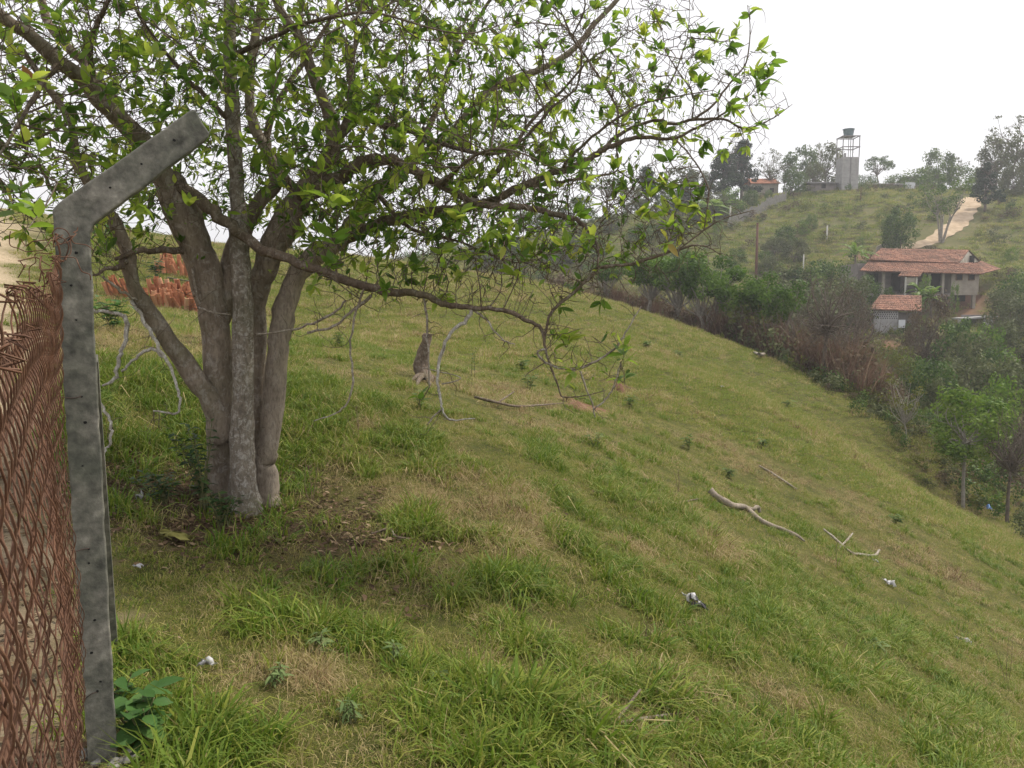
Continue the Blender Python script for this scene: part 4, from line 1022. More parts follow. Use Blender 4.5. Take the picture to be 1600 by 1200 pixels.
# grey paling fence down the left of the far pasture
fo_ = thing('paling_fence', 'grey weathered paling fence along the left edge of the far pasture', 'fence', hit(1180, 326))
pl_ = [base(px, Yq, py) for px, py, Yq in [(1228, 300, 126), (1205, 308, 124), (1180, 320, 121), (1158, 330, 118), (1138, 340, 115.5)]]
pts = spline(np.array(pl_), 14)
gq = np.random.default_rng(3)
for i in range(len(pts) - 1):
    a, b = pts[i], pts[i + 1]; mb = MB()
    for t in np.linspace(0, 1, 4, endpoint=False):
        q = a * (1 - t) + b * t; z = gz(q[0], q[1]); hgt = 1.15 + gq.normal(0, .22)
        mb.box((q[0], q[1], z + hgt / 2 - .2), (.20, .05, hgt + .4), gq.normal(0, .1))
    mb.build('paling_panel', 'pole_grey', fo_)

# ------------------------------------------------------------------ trees of the far slope, the valley and the hedge
leafmat('leaf_green', [(0, (.030, .062, .014)), (.4, (.062, .110, .024)), (.75, (.105, .165, .036)), (1, (.16, .21, .055))], .30, .5, .3)
leafmat('leaf_hedge', [(0, (.045, .090, .016)), (.4, (.080, .145, .024)), (.75, (.125, .20, .036)), (1, (.18, .25, .055))], .35, .5, .2)
leafmat('leaf_bright', [(0, (.060, .115, .020)), (.4, (.105, .180, .030)), (.75, (.165, .24, .045)), (1, (.22, .28, .065))], .35, .5, .25)
leafmat('leaf_dark', [(0, (.010, .026, .012)), (.5, (.022, .046, .020)), (1, (.045, .075, .034))], .15, .55, .3)
leafmat('leaf_grey', [(0, (.055, .068, .028)), (.5, (.105, .122, .050)), (1, (.165, .172, .084))], .25, .6, .3)
leafmat('leaf_olive', [(0, (.060, .070, .018)), (.5, (.120, .135, .028)), (1, (.20, .20, .050))], .3, .6, .3)
leafmat('leaf_brown', [(0, (.065, .046, .030)), (.5, (.115, .086, .054)), (1, (.17, .135, .085))], .2, .7, .3)
surf('trunk_far', [(.3, (.075, .058, .045)), (.7, (.19, .155, .125))], 6, .9, .4, .02)
surf('trunk_pale', [(.3, (.18, .16, .135)), (.7, (.34, .31, .27))], 6, .9, .4, .02)

def foliage(lobes, g, per, size, flat=1.0, narrow=.55, gap=.25):
    """leaf-sized faces spread through lobes (x, y, z, r)"""
    V, B = [], []
    for (x, y, z, r) in lobes:
        n = int(per * (r ** 1.6)); 
        if n < 4: n = 4
        d = g.normal(0, 1, (n, 3)); d /= np.linalg.norm(d, axis=1)[:, None]
        rr = r * (gap + (1 - gap) * g.uniform(0, 1, n) ** .5) * g.uniform(.8, 1.15, n)
        c = np.array((x, y, z)) + d * rr[:, None] * np.array((1, 1, flat))
        nrm = d + g.normal(0, .6, (n, 3)) + (0, 0, .35); nrm /= np.linalg.norm(nrm, axis=1)[:, None]
        a = np.cross(nrm, g.normal(0, 1, (n, 3))); a /= np.linalg.norm(a, axis=1)[:, None] + 1e-9; b = np.cross(nrm, a)
        s = (size * g.uniform(.6, 1.35, n))[:, None]
        V.append(np.stack([c - a * s, c - b * s * narrow + nrm * s * .12, c + a * s, c + b * s * narrow + nrm * s * .12], 1))
        B.append(np.repeat(np.clip(g.normal(.45, .16) + g.normal(0, .15, n), 0, 1), 4))
    V = np.concatenate(V).reshape(-1, 3); Fc = np.arange(len(V)).reshape(-1, 4)
    return V, Fc, np.concatenate(B)
def skeleton(g, H, ends, r0, trunk_h, lean=.04, k=7, stems=1):
    mb = MB(); S = []
    for s_ in range(stems):
        a = g.uniform(0, 6.28); sp = .0 if stems == 1 else g.uniform(.3, 1.0) * trunk_h * .28
        top = np.array((math.cos(a) * sp + g.normal(0, lean) * H, math.sin(a) * sp + g.normal(0, lean) * H, trunk_h))
        P = spline(np.array([(math.cos(a) * .08 * (stems > 1), math.sin(a) * .08 * (stems > 1), -.3), top * .5 + g.normal(0, lean * .4 * H, 3) * (1, 1, 0), top]), 4)
        mb.tube(P, np.linspace(r0, r0 * .6, len(P)), k); S.append(top)
    for e in ends:
        e = np.asarray(e[:3], float); st = S[int(np.argmin([np.linalg.norm(e - q) for q in S]))]
        m_ = st * .55 + e * .45 + g.normal(0, .06 * H, 3) * (1, 1, .4) + (0, 0, .03 * H); L_ = np.linalg.norm(e - st)
        P = spline(np.array([st * .96, m_, e]), 4); mb.tube(P, np.linspace(r0 * .42, r0 * .10, len(P)), 5, cap=False)
        for q in range(2):
            p0 = P[int(g.integers(3, len(P) - 1))]; mb.tube([p0, p0 + g.normal(0, .06 * H, 3), p0 + g.normal(0, .10 * H, 3) + (0, 0, .06 * H)], [r0 * .14, r0 * .1, r0 * .05], 4, cap=False)
    return mb
def ring(g, n, rx, z0, z1, r0, r1, shape='round'):
    out = []
    for i in range(n):
        t = (i + g.uniform(.1, .9)) / n; a = g.uniform(0, 6.28); z = z0 + (z1 - z0) * t
        pr = {'round': math.sin(math.pi * (.12 + .80 * t)) ** .6, 'cone': (1 - t) ** .8 + .08, 'umb': .45 + .6 * t, 'vase': .35 + .75 * t}[shape]
        rr = rx * pr * g.uniform(.35, 1.0) ** .6
        out.append((rr * math.cos(a), rr * math.sin(a), z + g.normal(0, .12), g.uniform(r0, r1)))
    return out
PROTO = {}
def proto(kind, v):
    if (kind, v) in PROTO: return PROTO[(kind, v)]
    g = np.random.default_rng(hash(kind) % 1 + sum(map(ord, kind)) * 7 + v * 101)
    leaf = 'leaf_green'; bark = 'trunk_far'; H = 6.0
    if kind == 'round':
        lob = ring(g, 34, 2.0, 2.0, 5.4, .45, .85); V = foliage(lob, g, 140, .135); sk = skeleton(g, H, lob[::3], .14, 2.2)
    elif kind == 'dense':
        lob = ring(g, 42, 2.1, 1.0, 5.4, .5, .85); V = foliage(lob, g, 120, .13); sk = skeleton(g, H, lob[::4], .13, 1.6)
    elif kind == 'conifer':
        leaf = 'leaf_dark'; lob = ring(g, 46, 1.7, 1.1, 5.8, .28, .62, 'cone'); lob += [(0, 0, z, .35) for z in np.linspace(2, 5.8, 9)]; V = foliage(lob, g, 330, .13, .75, .45); sk = skeleton(g, H, lob[::3], .15, 4.6, .01)
    elif kind == 'feather':
        leaf = 'leaf_grey'; lob = ring(g, 30, 2.0, 2.2, 5.7, .25, .5); V = foliage(lob, g, 130, .10, .8); sk = skeleton(g, H, lob[::1], .11, 2.3)
    elif kind == 'umbrella':
        lob = ring(g, 30, 2.2, 4.1, 5.6, .35, .65, 'round'); V = foliage(lob, g, 110, .12, .6); sk = skeleton(g, H, lob[::2], .13, 3.2)
    elif kind == 'grey':
        leaf = 'leaf_grey'; lob = ring(g, 44, 2.2, .9, 5.7, .35, .75); V = foliage(lob, g, 170, .125); sk = skeleton(g, H, lob[::2], .15, 2.4)
    elif kind == 'vase':
        leaf = 'leaf_green'; bark = 'trunk_pale'; lob = ring(g, 34, 2.5, 2.7, 5.6, .35, .65, 'vase'); V = foliage(lob, g, 95, .12, .8); sk = skeleton(g, H, lob[::2], .12, 2.4, .03, 7, 5)
    elif kind == 'hedge':
        leaf = 'leaf_hedge'; lob = ring(g, 46, 2.6, 3.3, 5.4, .42, .75, 'umb'); V = foliage(lob, g, 230, .12, .8); bark = 'trunk_pale'; sk = skeleton(g, H, lob[::2], .17, 1.7, .03, 7, 3)
    elif kind == 'bush':
        leaf = 'leaf_green'; lob = ring(g, 34, 2.6, .4, 5.0, .6, 1.1); V = foliage(lob, g, 100, .15); sk = skeleton(g, H, lob[::4], .08, 1.0, .03, 6, 3)
    elif kind == 'bright':
        leaf = 'leaf_bright'; lob = ring(g, 34, 2.3, 1.0, 5.3, .5, .9); V = foliage(lob, g, 100, .14); sk = skeleton(g, H, lob[::3], .10, 1.6)
    elif kind == 'yellow':
        leaf = 'leaf_olive'; lob = ring(g, 40, 2.9, .3, 5.2, .6, 1.0); V = foliage(lob, g, 120, .13, 1.0, .28); sk = skeleton(g, H, lob[::3], .05, 1.0, .05, 5, 6)
    elif kind == 'thicket':
        leaf = 'leaf_grey'; lob = ring(g, 40, 2.8, .3, 4.8, .5, 1.0); V = foliage(lob, g, 140, .14); sk = skeleton(g, H, lob[::1], .07, 1.2, .05, 5, 5)
    elif kind == 'brown':
        leaf = 'leaf_brown'; lob = ring(g, 44, 2.3, 1.4, 5.6, .45, .85); V = foliage(lob, g, 95, .11); sk = skeleton(g, H, lob[::1], .13, 2.2)
    elif kind == 'bare':
        leaf = 'leaf_brown'; lob = ring(g, 46, 1.9, 2.0, 5.8, .15, .35); V = foliage(lob, g, 30, .05); sk = skeleton(g, H, lob, .13, 2.9, .015)
        for q in range(90):
            e = lob[int(g.integers(0, len(lob)))]; p = np.array(e[:3]); d = p / np.linalg.norm(p) + g.normal(0, .5, 3); sk.tube([p, p + d * .3 + g.normal(0, .05, 3), p + d * .65], [.018, .012, .006], 3, cap=False)
    elif kind == 'pale':
        leaf = 'leaf_olive'; bark = 'trunk_pale'; lob = ring(g, 22, 2.6, 3.0, 5.6, .25, .45, 'vase'); V = foliage(lob, g, 60, .15, .7); sk = skeleton(g, H, lob, .12, 1.7)
    elif kind == 'lollipop':
        leaf = 'leaf_bright'; bark = 'trunk_pale'; lob = ring(g, 46, 1.35, 2.6, 5.5, .35, .65); V = foliage(lob, g, 320, .095, .9, .45); sk = skeleton(g, H, lob[::3], .085, 3.3, .01)
    elif kind in ('palm', 'banana'):
        mb = MB(); Vv, Bb, Ff = [], [], []; nfr = 16 if kind == 'palm' else 9; off = 0; leaf = 'leaf_bright'
        sk = MB(); zt_ = 3.4 if kind == 'palm' else 1.8
        nst = 1 if kind == 'palm' else 4
        for s_ in range(nst):
            bx, by = (0, 0) if nst == 1 else (g.normal(0, .8), g.normal(0, .8)); zz = zt_ * g.uniform(.8, 1.15)
            sk.tube([(bx, by, -.3), (bx + .05, by, zz * .5), (bx, by, zz)], [.16, .12, .10], 7)
            for i in range(nfr):
                a = i * 2.4 + g.uniform(-.2, .2); el = g.uniform(.15, 1.35); L_ = 2.4 * g.uniform(.8, 1.1); w_ = (.22 if kind == 'palm' else .34)
                P = []
                for t in np.linspace(0, 1, 7):
                    hr = L_ * t * math.cos(el * (1 - .3 * t)); P.append((bx + hr * math.cos(a), by + hr * math.sin(a), zz + L_ * (t * math.sin(el) - .55 * t * t)))
                P = np.array(P); sd = np.array((-math.sin(a), math.cos(a), 0))
                for t in range(6):
                    f0_ = w_ * math.sin(math.pi * (t + .25) / 6.6); f1_ = w_ * math.sin(math.pi * (t + 1.25) / 7.2)
                    for sg in (-1, 1):
                        tr = .0 if kind == 'banana' else .25
                        q = [P[t], P[t] * (1 - tr) + P[t + 1] * tr + sd * sg * f0_ + (0, 0, -.3 * f0_), P[t + 1] + sd * sg * f1_ * .95 + (0, 0, -.35 * f1_), P[t + 1]]
                        Vv += q; Ff.append(range(off, off + 4)); off += 4; Bb += [g.uniform(.2, .9)] * 4
        V = (np.array(Vv), np.array([list(f) for f in Ff]), np.array(Bb))
    cm = mesh_np('crown', V[0], V[1], leaf, {'b': V[2]}); tm = sk.mesh('trunk', bark, smooth=True)
    PROTO[(kind, v)] = (tm, cm, float(np.percentile(V[0][:, 2], 99.7)))
    return PROTO[(kind, v)]
def plant(kind, px, pytop, Y, wide, label, name='hillside_tree', group='trees of the far hillside', cat='tree', v=None, rz=None):
    b = base(px, Y, pytop + 35); top = at(px, pytop, Y)[2]; vv = v if v is not None else int(GT.integers(0, 2))
    tm, cm, H = proto(kind, vv); s = max(.6, top - b[2]) / H
    o = thing(name, label, cat, b - np.array((0, 0, .05)), group)
    o.rotation_euler = (0, 0, GT.uniform(0, 6.28) if rz is None else rz); o.scale = (s * wide, s * wide, s)
    t = bpy.data.objects.new('trunk', tm); COL.objects.link(t); t.parent = o
    c = bpy.data.objects.new('crown', cm); COL.objects.link(c); c.parent = o
    return o
RG, SL, VG, HG = 'trees on the far ridge', 'trees and shrubs on the far slope', 'trees in the valley thicket', 'trees along the cane hedge'
T_ = [
 # ridge
 ('conifer', 1131, 233, 132, 1.45, 'dark bushy conifer, left of the pair on the ridge', RG), ('conifer', 1160, 219, 134, 1.05, 'tallest dark conifer of the pair on the ridge', RG),
 ('feather', 1200, 234, 144, 1.0, 'thin airy tree just right of the tall dark conifer', RG), ('round', 1252, 230, 141, 1.0, 'broad leafy tree on the ridge between orange roof and water tower', RG),
 ('grey', 1291, 224, 143, .9, 'big grey green tree directly left of the water tower', RG), ('dense', 1236, 263, 129, .95, 'small round dark green tree in front of the ridge trees', RG),
 ('dense', 1250, 266, 130, .8, 'second small round tree beside the dark one left of the shed', RG), ('grey', 1270, 254, 134, 1.0, 'pale round tree above the dark ridge shed', RG), ('feather', 1224, 254, 140, .9, 'sparse tree above the right end of the orange roof', RG),
 ('umbrella', 1375, 243, 147, .95, 'umbrella shaped tree alone on the skyline right of the water tower', RG), ('bush', 1352, 272, 144, 1.2, 'low bush at the right foot of the water tower', RG), ('bush', 1396, 272, 145, 1.2, 'low bush right of the umbrella shaped tree', RG),
 ('round', 1466, 231, 142, .85, 'tall dark tree on the skyline above the road tree', RG), ('bush', 1438, 261, 140, 1.5, 'rounded hedge bush left of the tall skyline tree', RG), ('feather', 1492, 244, 145, 1.0, 'wispy tree right of the tall skyline tree', RG), ('bush', 1508, 258, 140, 1.3, 'green bush above the top of the dirt road', RG),
 ('feather', 1578, 180, 131, .95, 'tallest grey tree at the right edge of the skyline', RG), ('grey', 1556, 214, 134, .9, 'grey green tree left of the tallest right edge tree', RG), ('grey', 1600, 205, 124, .9, 'grey tree cut by the right edge on the ridge', RG), ('thicket', 1585, 250, 122, .8, 'grey thicket under the tallest right edge tree', RG),
 ('conifer', 1541, 254, 113, 1.2, 'single dark conifer beside the upper dirt road', SL), ('vase', 1474, 273, 103, .95, 'many stemmed light green tree standing before the dirt road', SL), ('dense', 1408, 321, 99, .85, 'dark green tree right above the house roof', SL), ('dense', 1392, 336, 100, .7, 'smaller dark tree left of the one above the house roof', SL), ('bush', 1577, 316, 111, .9, 'small round bush alone on the right slope', SL),
 # dark wood to the left on the ridge
 ('umbrella', 948, 276, 129, 1.35, 'flat topped dark tree seen between the right hand branches', RG), ('grey', 985, 290, 127, 1.35, 'dark tree right of the flat topped one behind the branches', RG), ('conifer', 1010, 260, 131, 1.08, 'slender dark tree on the left skyline', RG), ('grey', 1064, 256, 131, 1.22, 'round topped skyline tree left of the conifer pair', RG),
 ('grey', 1090, 266, 131, 1.22, 'dark tree between skyline round top and conifer pair', RG), ('dense', 1046, 300, 123, 1.49, 'dark rounded tree below the skyline round top', RG), ('conifer', 1068, 290, 124, 1.62, 'dark conifer in the left hand wood', RG), ('grey', 1003, 310, 120, 1.49, 'grey tree low in the left hand wood', RG), ('round', 905, 305, 126, 1.62, 'broad dark tree behind the end of the right limbs', RG),
 ('dense', 868, 318, 126, 1.62, 'dense tree beyond the crest behind the twigs', RG), ('round', 826, 330, 124, 1.62, 'leafy tree beyond the crest near the reddish pole', RG), ('grey', 955, 335, 113, 1.62, 'grey tree on the left slope of the far hill', SL), ('thicket', 905, 350, 111, 1.62, 'scrubby tree low on the left slope of the far hill', SL), ('dense', 1005, 348, 109, 1.49, 'dark tree below the left hand wood', SL), ('thicket', 1048, 338, 110, 1.49, 'scrub tree below the dark conifer of the left hand wood', SL),
 ('bright', 1092, 306, 118, 1.0, 'yellow green bush at the foot of the conifer pair', SL), ('bright', 1143, 292, 122, 1.1, 'bright green bush above the paling fence', SL), ('grey', 1118, 300, 122, 1.35, 'grey bush behind the banana plants', SL), ('bush', 1172, 296, 126, 1.1, 'dark bush below the tall conifer', SL), ('bush', 1200, 296, 128, .8, 'dark bush under the orange roof', SL),
 ('thicket', 875, 372, 104, 1.62, 'scrub tree behind the low right limbs', SL), ('round', 930, 372, 103, 1.49, 'round tree behind the low right limbs', SL), ('dense', 800, 368, 110, 1.62, 'dark tree beyond the meadow crest left of the valley', SL), ('thicket', 760, 385, 105, 1.62, 'scrub beyond the meadow crest by the reddish pole', SL), ('dense', 1062, 385, 100, 1.35, 'dark bush on the bare left part of the far slope', SL),
 # slope shrubs
 ('bush', 1268, 334, 113, .9, 'dark green shrub in the middle of the far pasture', SL), ('bright', 1256, 345, 111, 1.0, 'lighter shrub joined to the dark one in mid pasture', SL), ('bush', 1226, 352, 108, 1.2, 'wide olive shrub low on the far pasture', SL), ('thicket', 1210, 368, 104, 1.3, 'grey scrub left of the wide olive shrub', SL), ('thicket', 1240, 372, 102, 1.2, 'grey scrub under the wide olive shrub', SL), ('bush', 1150, 386, 98, 1.0, 'shrub left of the reddish brown pole', SL), ('bright', 1122, 340, 112, .8, 'small bright shrub below the paling fence', SL), ('thicket', 1200, 398, 96, 1.2, 'grey scrub right of the reddish brown pole', SL),
 # thicket in the valley
 ('thicket', 1228, 415, 79, 1.1, 'grey green thicket left of the palm', VG), ('round', 1262, 408, 78, 1.1, 'leafy tree in the thicket between pole and palm', VG), ('dense', 1300, 405, 80, .9, 'dark tree in the thicket left of the house', VG), ('thicket', 1322, 428, 75, .9, 'scrub just left of the shed', VG), ('grey', 1206, 436, 72, 1.1, 'grey tree behind the hedge end', VG), ('thicket', 1275, 440, 70, 1.1, 'scrub behind the bare tree', VG), ('brown', 1332, 450, 70, .6, 'brownish bare shrub left of the shed', VG), ('dense', 1356, 428, 80, .8, 'dark bush against the left end of the house', VG), ('dense', 1388, 447, 80, .5, 'dark bush in front of the house porch', VG), ('bright', 1447, 428, 82, .45, 'small light green tree beside the porch', VG), ('bright', 1491, 440, 82, .35, 'slender green shrub at the corner of the right hand room', VG),
 ('brown', 1452, 455, 62, .60, 'dark brownish tree covering the right half of the shed', VG), ('brown', 1424, 505, 60, .45, 'smaller brownish tree beside the shed wall', VG), ('yellow', 1388, 526, 48, .95, 'yellow green feathery bush below the shed', VG), ('yellow', 1352, 540, 47, .8, 'smaller yellowish bush left of the feathery one', VG),
 ('round', 1492, 498, 60, .8, 'leafy tree in front of the concrete shelter', VG), ('bright', 1548, 506, 58, .7, 'light green tree right of the concrete shelter', VG), ('grey', 1520, 520, 56, .8, 'grey tree between the two trees below the shelter', VG), ('thicket', 1575, 448, 72, .9, 'grey thicket at the right end of the house', VG), ('bush', 1598, 425, 78, 1.0, 'bush at the right edge level with the house', VG), ('thicket', 1590, 500, 62, 1.0, 'scrub at the right edge below the house', VG), ('dense', 1556, 545, 52, .8, 'dark tree in the valley right of middle', VG), ('thicket', 1500, 548, 50, .9, 'scrub tree low in the valley', VG), ('bush', 1455, 560, 46, .8, 'green bush behind the small pale tree', VG), ('dense', 1430, 555, 50, .7, 'dark tree between yellow bush and pale tree', VG), ('thicket', 1475, 590, 42, .7, 'scrub behind the round crowned tree', VG), ('bright', 1562, 583, 41, .6, 'bright leafy bush behind the round crowned tree', VG), ('bright', 1592, 588, 37, .8, 'bright green tree at the right edge', VG), ('thicket', 1600, 560, 46, .8, 'grey scrub above the bright tree at the right edge', VG),
 ('bush', 1535, 410, 92, .8, 'bush behind the right gable of the house', VG), ('bright', 1580, 385, 95, 1.0, 'olive bush on the slope right of the house', VG),
 # near the meadow edge
 ('pale', 1418, 588, 33, .85, 'small pale barked tree with few leaves at the meadow edge', HG), ('lollipop', 1514, 603, 30, 1.12, 'slim tree with pale straight trunk and round bright crown', HG), ('bare', 1582, 640, 28.6, .8, 'dark trunked leafless tree at the right edge of the meadow', HG),
 ('hedge', 950, 408, 53, 1.0, 'hedge tree farthest left beyond the meadow crest', HG), ('hedge', 1012, 398, 50, 1.0, 'green hedge tree above the cane, second from the left', HG), ('hedge', 1058, 392, 48.5, 1.05, 'tall green hedge tree before the bare far slope', HG), ('hedge', 1104, 402, 47, 1.1, 'green hedge tree with pale forked trunk in mid hedge', HG), ('hedge', 1160, 426, 45, 1.05, 'green hedge tree right of the forked one', HG), ('hedge', 1208, 440, 44, .95, 'green hedge tree at the right end of the hedge', HG),
 ('bare', 1293, 428, 38.8, 1.0, 'tall grey leafless tree at the meadow edge in front of the shed', HG), ('bare', 1335, 470, 46, .9, 'leafless grey tree behind the tall leafless one', HG), ('bare', 1240, 485, 42, .7, 'small leafless tree standing in the dry cane', HG), ('bare', 1182, 480, 44, .7, 'leafless sapling in the cane below the green hedge', HG),
 ('palm', 1336, 378, 88, .8, 'palm with upright green fronds left of the house', SL), ('banana', 1121, 308, 118, 1.0, 'clump of banana plants beside the paling fence', SL), ('banana', 1450, 440, 81, .55, 'banana plant in front of the house porch', VG),
]
for i, (kind, px, py, Y, wd_, lab, grp) in enumerate(T_):
    nm = {'conifer': 'conifer_tree', 'palm': 'palm_tree', 'banana': 'banana_plant', 'bare': 'leafless_tree', 'hedge': 'hedge_tree', 'yellow': 'feathery_bush'}.get(kind, 'shrub' if any(w in lab for w in (' shrub', ' bush', 'scrub', 'thicket')) and 'tree' not in lab.split(' ')[:5] else 'valley_tree' if grp == VG else 'hillside_tree')
    plant(kind, px, py, Y, wd_, lab, nm, grp, {'shrub': 'shrub', 'feathery_bush': 'bush', 'banana_plant': 'plant', 'palm_tree': 'palm'}.get(nm, 'tree'))

def shrublet(name, seed, leaf, n, s):
    g = np.random.default_rng(seed); lob = ring(g, 9, .55, .12, .75, .16, .34); V = foliage(lob, g, n, s); return mesh_np(name, V[0], V[1], leaf, {'b': V[2]})
# ------------------------------------------------------------------ dry cane along the lower edge of the meadow
CS = [clump('cane_clump', 200 + i, 26, .45, .9, 2.5, .035, .26, 0, 1, 'cane_blade', 4, .5) for i in range(4)]
ed = np.array([at(*p)[:2] for p in [(860, 458, 57), (920, 466, 54.5), (1000, 490, 50.5), (1100, 525, 46.3), (1200, 564, 42), (1300, 608, 38.3), (1350, 640, 36.6), (1385, 665, 35.6)]])
ed = spline(ed, 30); n = 2300
k = rng.integers(0, len(ed), n); tq = k / len(ed); back = 0.5 + rng.uniform(0, 1, n) ** 1.2 * np.interp(tq, [0, .5, .85, 1], [5, 7, 8, 4])
cx = ed[k, 0] + back * .42 + rng.normal(0, .5, n); cy = ed[k, 1] + back * .9 + rng.normal(0, .3, n)
hs = np.interp(tq, [0, .4, .8, 1], [.75, .95, 1.1, .6]) * rng.uniform(.40, 1.2, n) * (1 + .5 * fbm(cx / 2.5, cy / 2.5, 81, 2))
bi = rng.integers(0, n, 620); ci = rng.integers(0, 4, n); ti_ = rng.uniform(0, 1, n)
CS += [shrublet('cane_brush', 310, 'leaf_brown', 200, .06), shrublet('cane_brush', 311, 'leaf_olive', 170, .06), shrublet('cane_brush', 312, 'leaf_grey', 170, .06)]
ci[bi] = mix_idx(620, {4: 2, 5: 1.1, 6: 1.4}); hs[bi] *= rng.uniform(.9, 2.1, 620)
scatter('dry_cane', np.stack([cx, cy, relief(cx, cy)], 1), np.stack([rng.normal(0, .06, n), rng.normal(0, .06, n), rng.uniform(0, 6.28, n)], 1), np.stack([hs, hs, hs], 1), ci, ti_, CS, 'reddish brown dry cane in a dense band along the meadow edge', 'cane')

# ------------------------------------------------------------------ rough growth on the far hillside and in the gully
BS = [shrublet('brush', 300, 'leaf_grey', 190, .07), shrublet('brush', 301, 'leaf_green', 190, .07), shrublet('brush', 302, 'leaf_brown', 190, .06), shrublet('brush', 303, 'leaf_olive', 190, .07),
      clump('hill_tussock', 304, 60, .5, .25, .75, .035, .7, .2, .8, seg=2), clump('hill_tussock', 305, 60, .5, .2, .6, .035, .8, 0, .6, seg=2)]
n = 26000; x = rng.uniform(-45, 105, n); y = rng.uniform(56, 140, n); px = x / y * F + 800
k = (px > 420) & (px < 1800); x, y = x[k], y[k]; _, h_, r_, _, _ = masks(x, y)
k = (h_ > .5) & (rng.uniform(size=len(x)) > r_); x, y = x[k], y[k]
dm = np.min(np.hypot(x[:, None] - rp[None, :, 0], y[:, None] - rp[None, :, 1]), 1); k = dm > 2.6; x, y = x[k], y[k]
n = len(x); den = fbm(x / 11, y / 11, 71, 3); low = np.clip((88 - y) / 14, 0, 1); u = rng.uniform(size=n)
brush = u < np.clip(.06 + .35 * np.clip(den - .05, 0, 1) + .65 * low, 0, 1)
idx = np.where(brush, mix_idx(n, {0: 2, 1: 1.2, 2: 1.3, 3: 1}), mix_idx(n, {4: 1, 5: 1}))
yard = (x > 31) & (x < 53) & (y > 64) & (y < 85)
s = np.where(brush, rng.uniform(.7, 1.9, n) * (1 + .5 * low) * np.where(yard, .35, 1), rng.uniform(.7, 1.3, n))
scatter('hillside_brush', np.stack([x, y, relief(x, y)], 1), np.stack([0 * x, 0 * x, rng.uniform(0, 6.28, n)], 1), np.stack([s, s, s * rng.uniform(.7, 1.1, n)], 1), idx, np.clip(.35 + .4 * den + rng.normal(0, .12, n), 0, 1), BS, 'rough brush and tussocks covering the far hillside', 'brush')
# weeds along the meadow edge and in the gully
n = 1500; x = rng.uniform(12, 34, n); y = rng.uniform(24, 50, n); _, _, r_, g_, _ = masks(x, y)
k = rng.uniform(size=n) < np.clip(g_ * .9 + .03, 0, 1); x, y = x[k], y[k]
q = rng.integers(0, len(ed), 420); q = q[rng.uniform(size=420) < np.clip((q / len(ed) - .35) * .9, .03, .5)]; x = np.concatenate([x, ed[q, 0] + rng.normal(0, .8, len(q))]); y = np.concatenate([y, ed[q, 1] - np.abs(rng.normal(0, 1.2, len(q)))]); n = len(x)
s = rng.uniform(.3, .95, n)
scatter('edge_weeds', np.stack([x, y, relief(x, y)], 1), np.stack([0 * x, 0 * x, rng.uniform(0, 6.28, n)], 1), np.stack([s, s, s], 1), mix_idx(n, {0: 2, 1: 2, 2: 1, 3: 1}), rng.uniform(0, .6, n), BS[:4], 'low broad leaved weeds along the foot of the meadow', 'weeds')

# ------------------------------------------------------------------ clay roof tiles stacked on the meadow
m, nt, N, L = nodes_of('clay_tile')
co = objcoord(nt); n1 = noise(nt, 9, 6, .6, co)
c = ramp(nt, math_(nt, 'ADD', math_(nt, 'MULTIPLY', n1, .5), math_(nt, 'MULTIPLY', orand(nt), .5)), [(.2, (.20, .075, .042)), (.40, (.40, .165, .085)), (.60, (.55, .27, .15)), (.85, (.62, .42, .28))])
finish(nt, c, .9, n1, .4, .006, spec=.15)
surf('grey_plank', [(.3, (.20, .17, .13)), (.7, (.36, .32, .26))], 6, .9, .3, .006)
def tile_mesh():
    mb = MB(); k = 7; Lt = .46; V = []
    for (z, r) in ((0, .085), (Lt, .068)):
        for rr in (r, r - .014):
            V += [(rr * math.cos(a), rr * math.sin(a), z) for a in np.linspace(0, math.pi, k)]
    F_ = []
    for j in range(k - 1):
        F_ += [(j, j + 1, 2 * k + j + 1, 2 * k + j), (k + j + 1, k + j, 3 * k + j, 3 * k + j + 1), (j + 1, j, k + j, k + j + 1), (2 * k + j, 2 * k + j + 1, 3 * k + j + 1, 3 * k + j)]
    F_ += [(0, 2 * k, 3 * k, k), (k - 1, 2 * k - 1, 4 * k - 1, 3 * k - 1)]
    mb.add(V, F_); return mb.mesh('roof_tile', 'clay_tile', smooth=False)
TM = tile_mesh(); gt = np.random.default_rng(12)
def pile(label, px0, px1, py, rows, cols_, lean, seed):
    a, b = hit(px0, py), hit(px1, py); Ym = (a[1] + b[1]) / 2
    a, b = at(px0, py, Ym), at(px1, py, Ym); a[2] = gz(a[0], a[1]); b[2] = gz(b[0], b[1])
    o = thing('roof_tile_stack', label, 'tile stack', (a + b) / 2, 'stacks of clay roof tiles')
    d = (b - a) / (cols_ - 1); perp = np.array((-d[1], d[0], 0)); perp /= np.linalg.norm(perp)
    for r in range(rows):
        for c in range(cols_):
            if r > 0 and gt.uniform() < .10 * r: continue
            p = a + d * c + perp * (.24 * r) + gt.normal(0, .03, 3); p[2] = gz(p[0], p[1]) + .03 + .12 * r + gt.normal(0, .03)
            t = bpy.data.objects.new('roof_tile', TM); COL.objects.link(t); t.parent = o
            M = Matrix.Translation(Vector((p - np.array(o['_o'])).tolist())) @ Matrix.Rotation(math.atan2(d[1], d[0]) + math.pi + gt.normal(0, .25), 4, 'Z') @ Matrix.Rotation(lean + gt.normal(0, .16), 4, 'X') @ Matrix.Rotation(gt.normal(0, .14), 4, 'Y')
            M = M @ Matrix.Scale(gt.uniform(.92, 1.05), 4); t.matrix_local = M
    return o
pile('long stack of upright orange clay roof tiles on the grass behind the tree', 226, 306, 484, 4, 12, -.40, 1)
pile('shorter stack of orange clay tiles nearest the fence post', 172, 202, 466, 2, 5, -.45, 2)
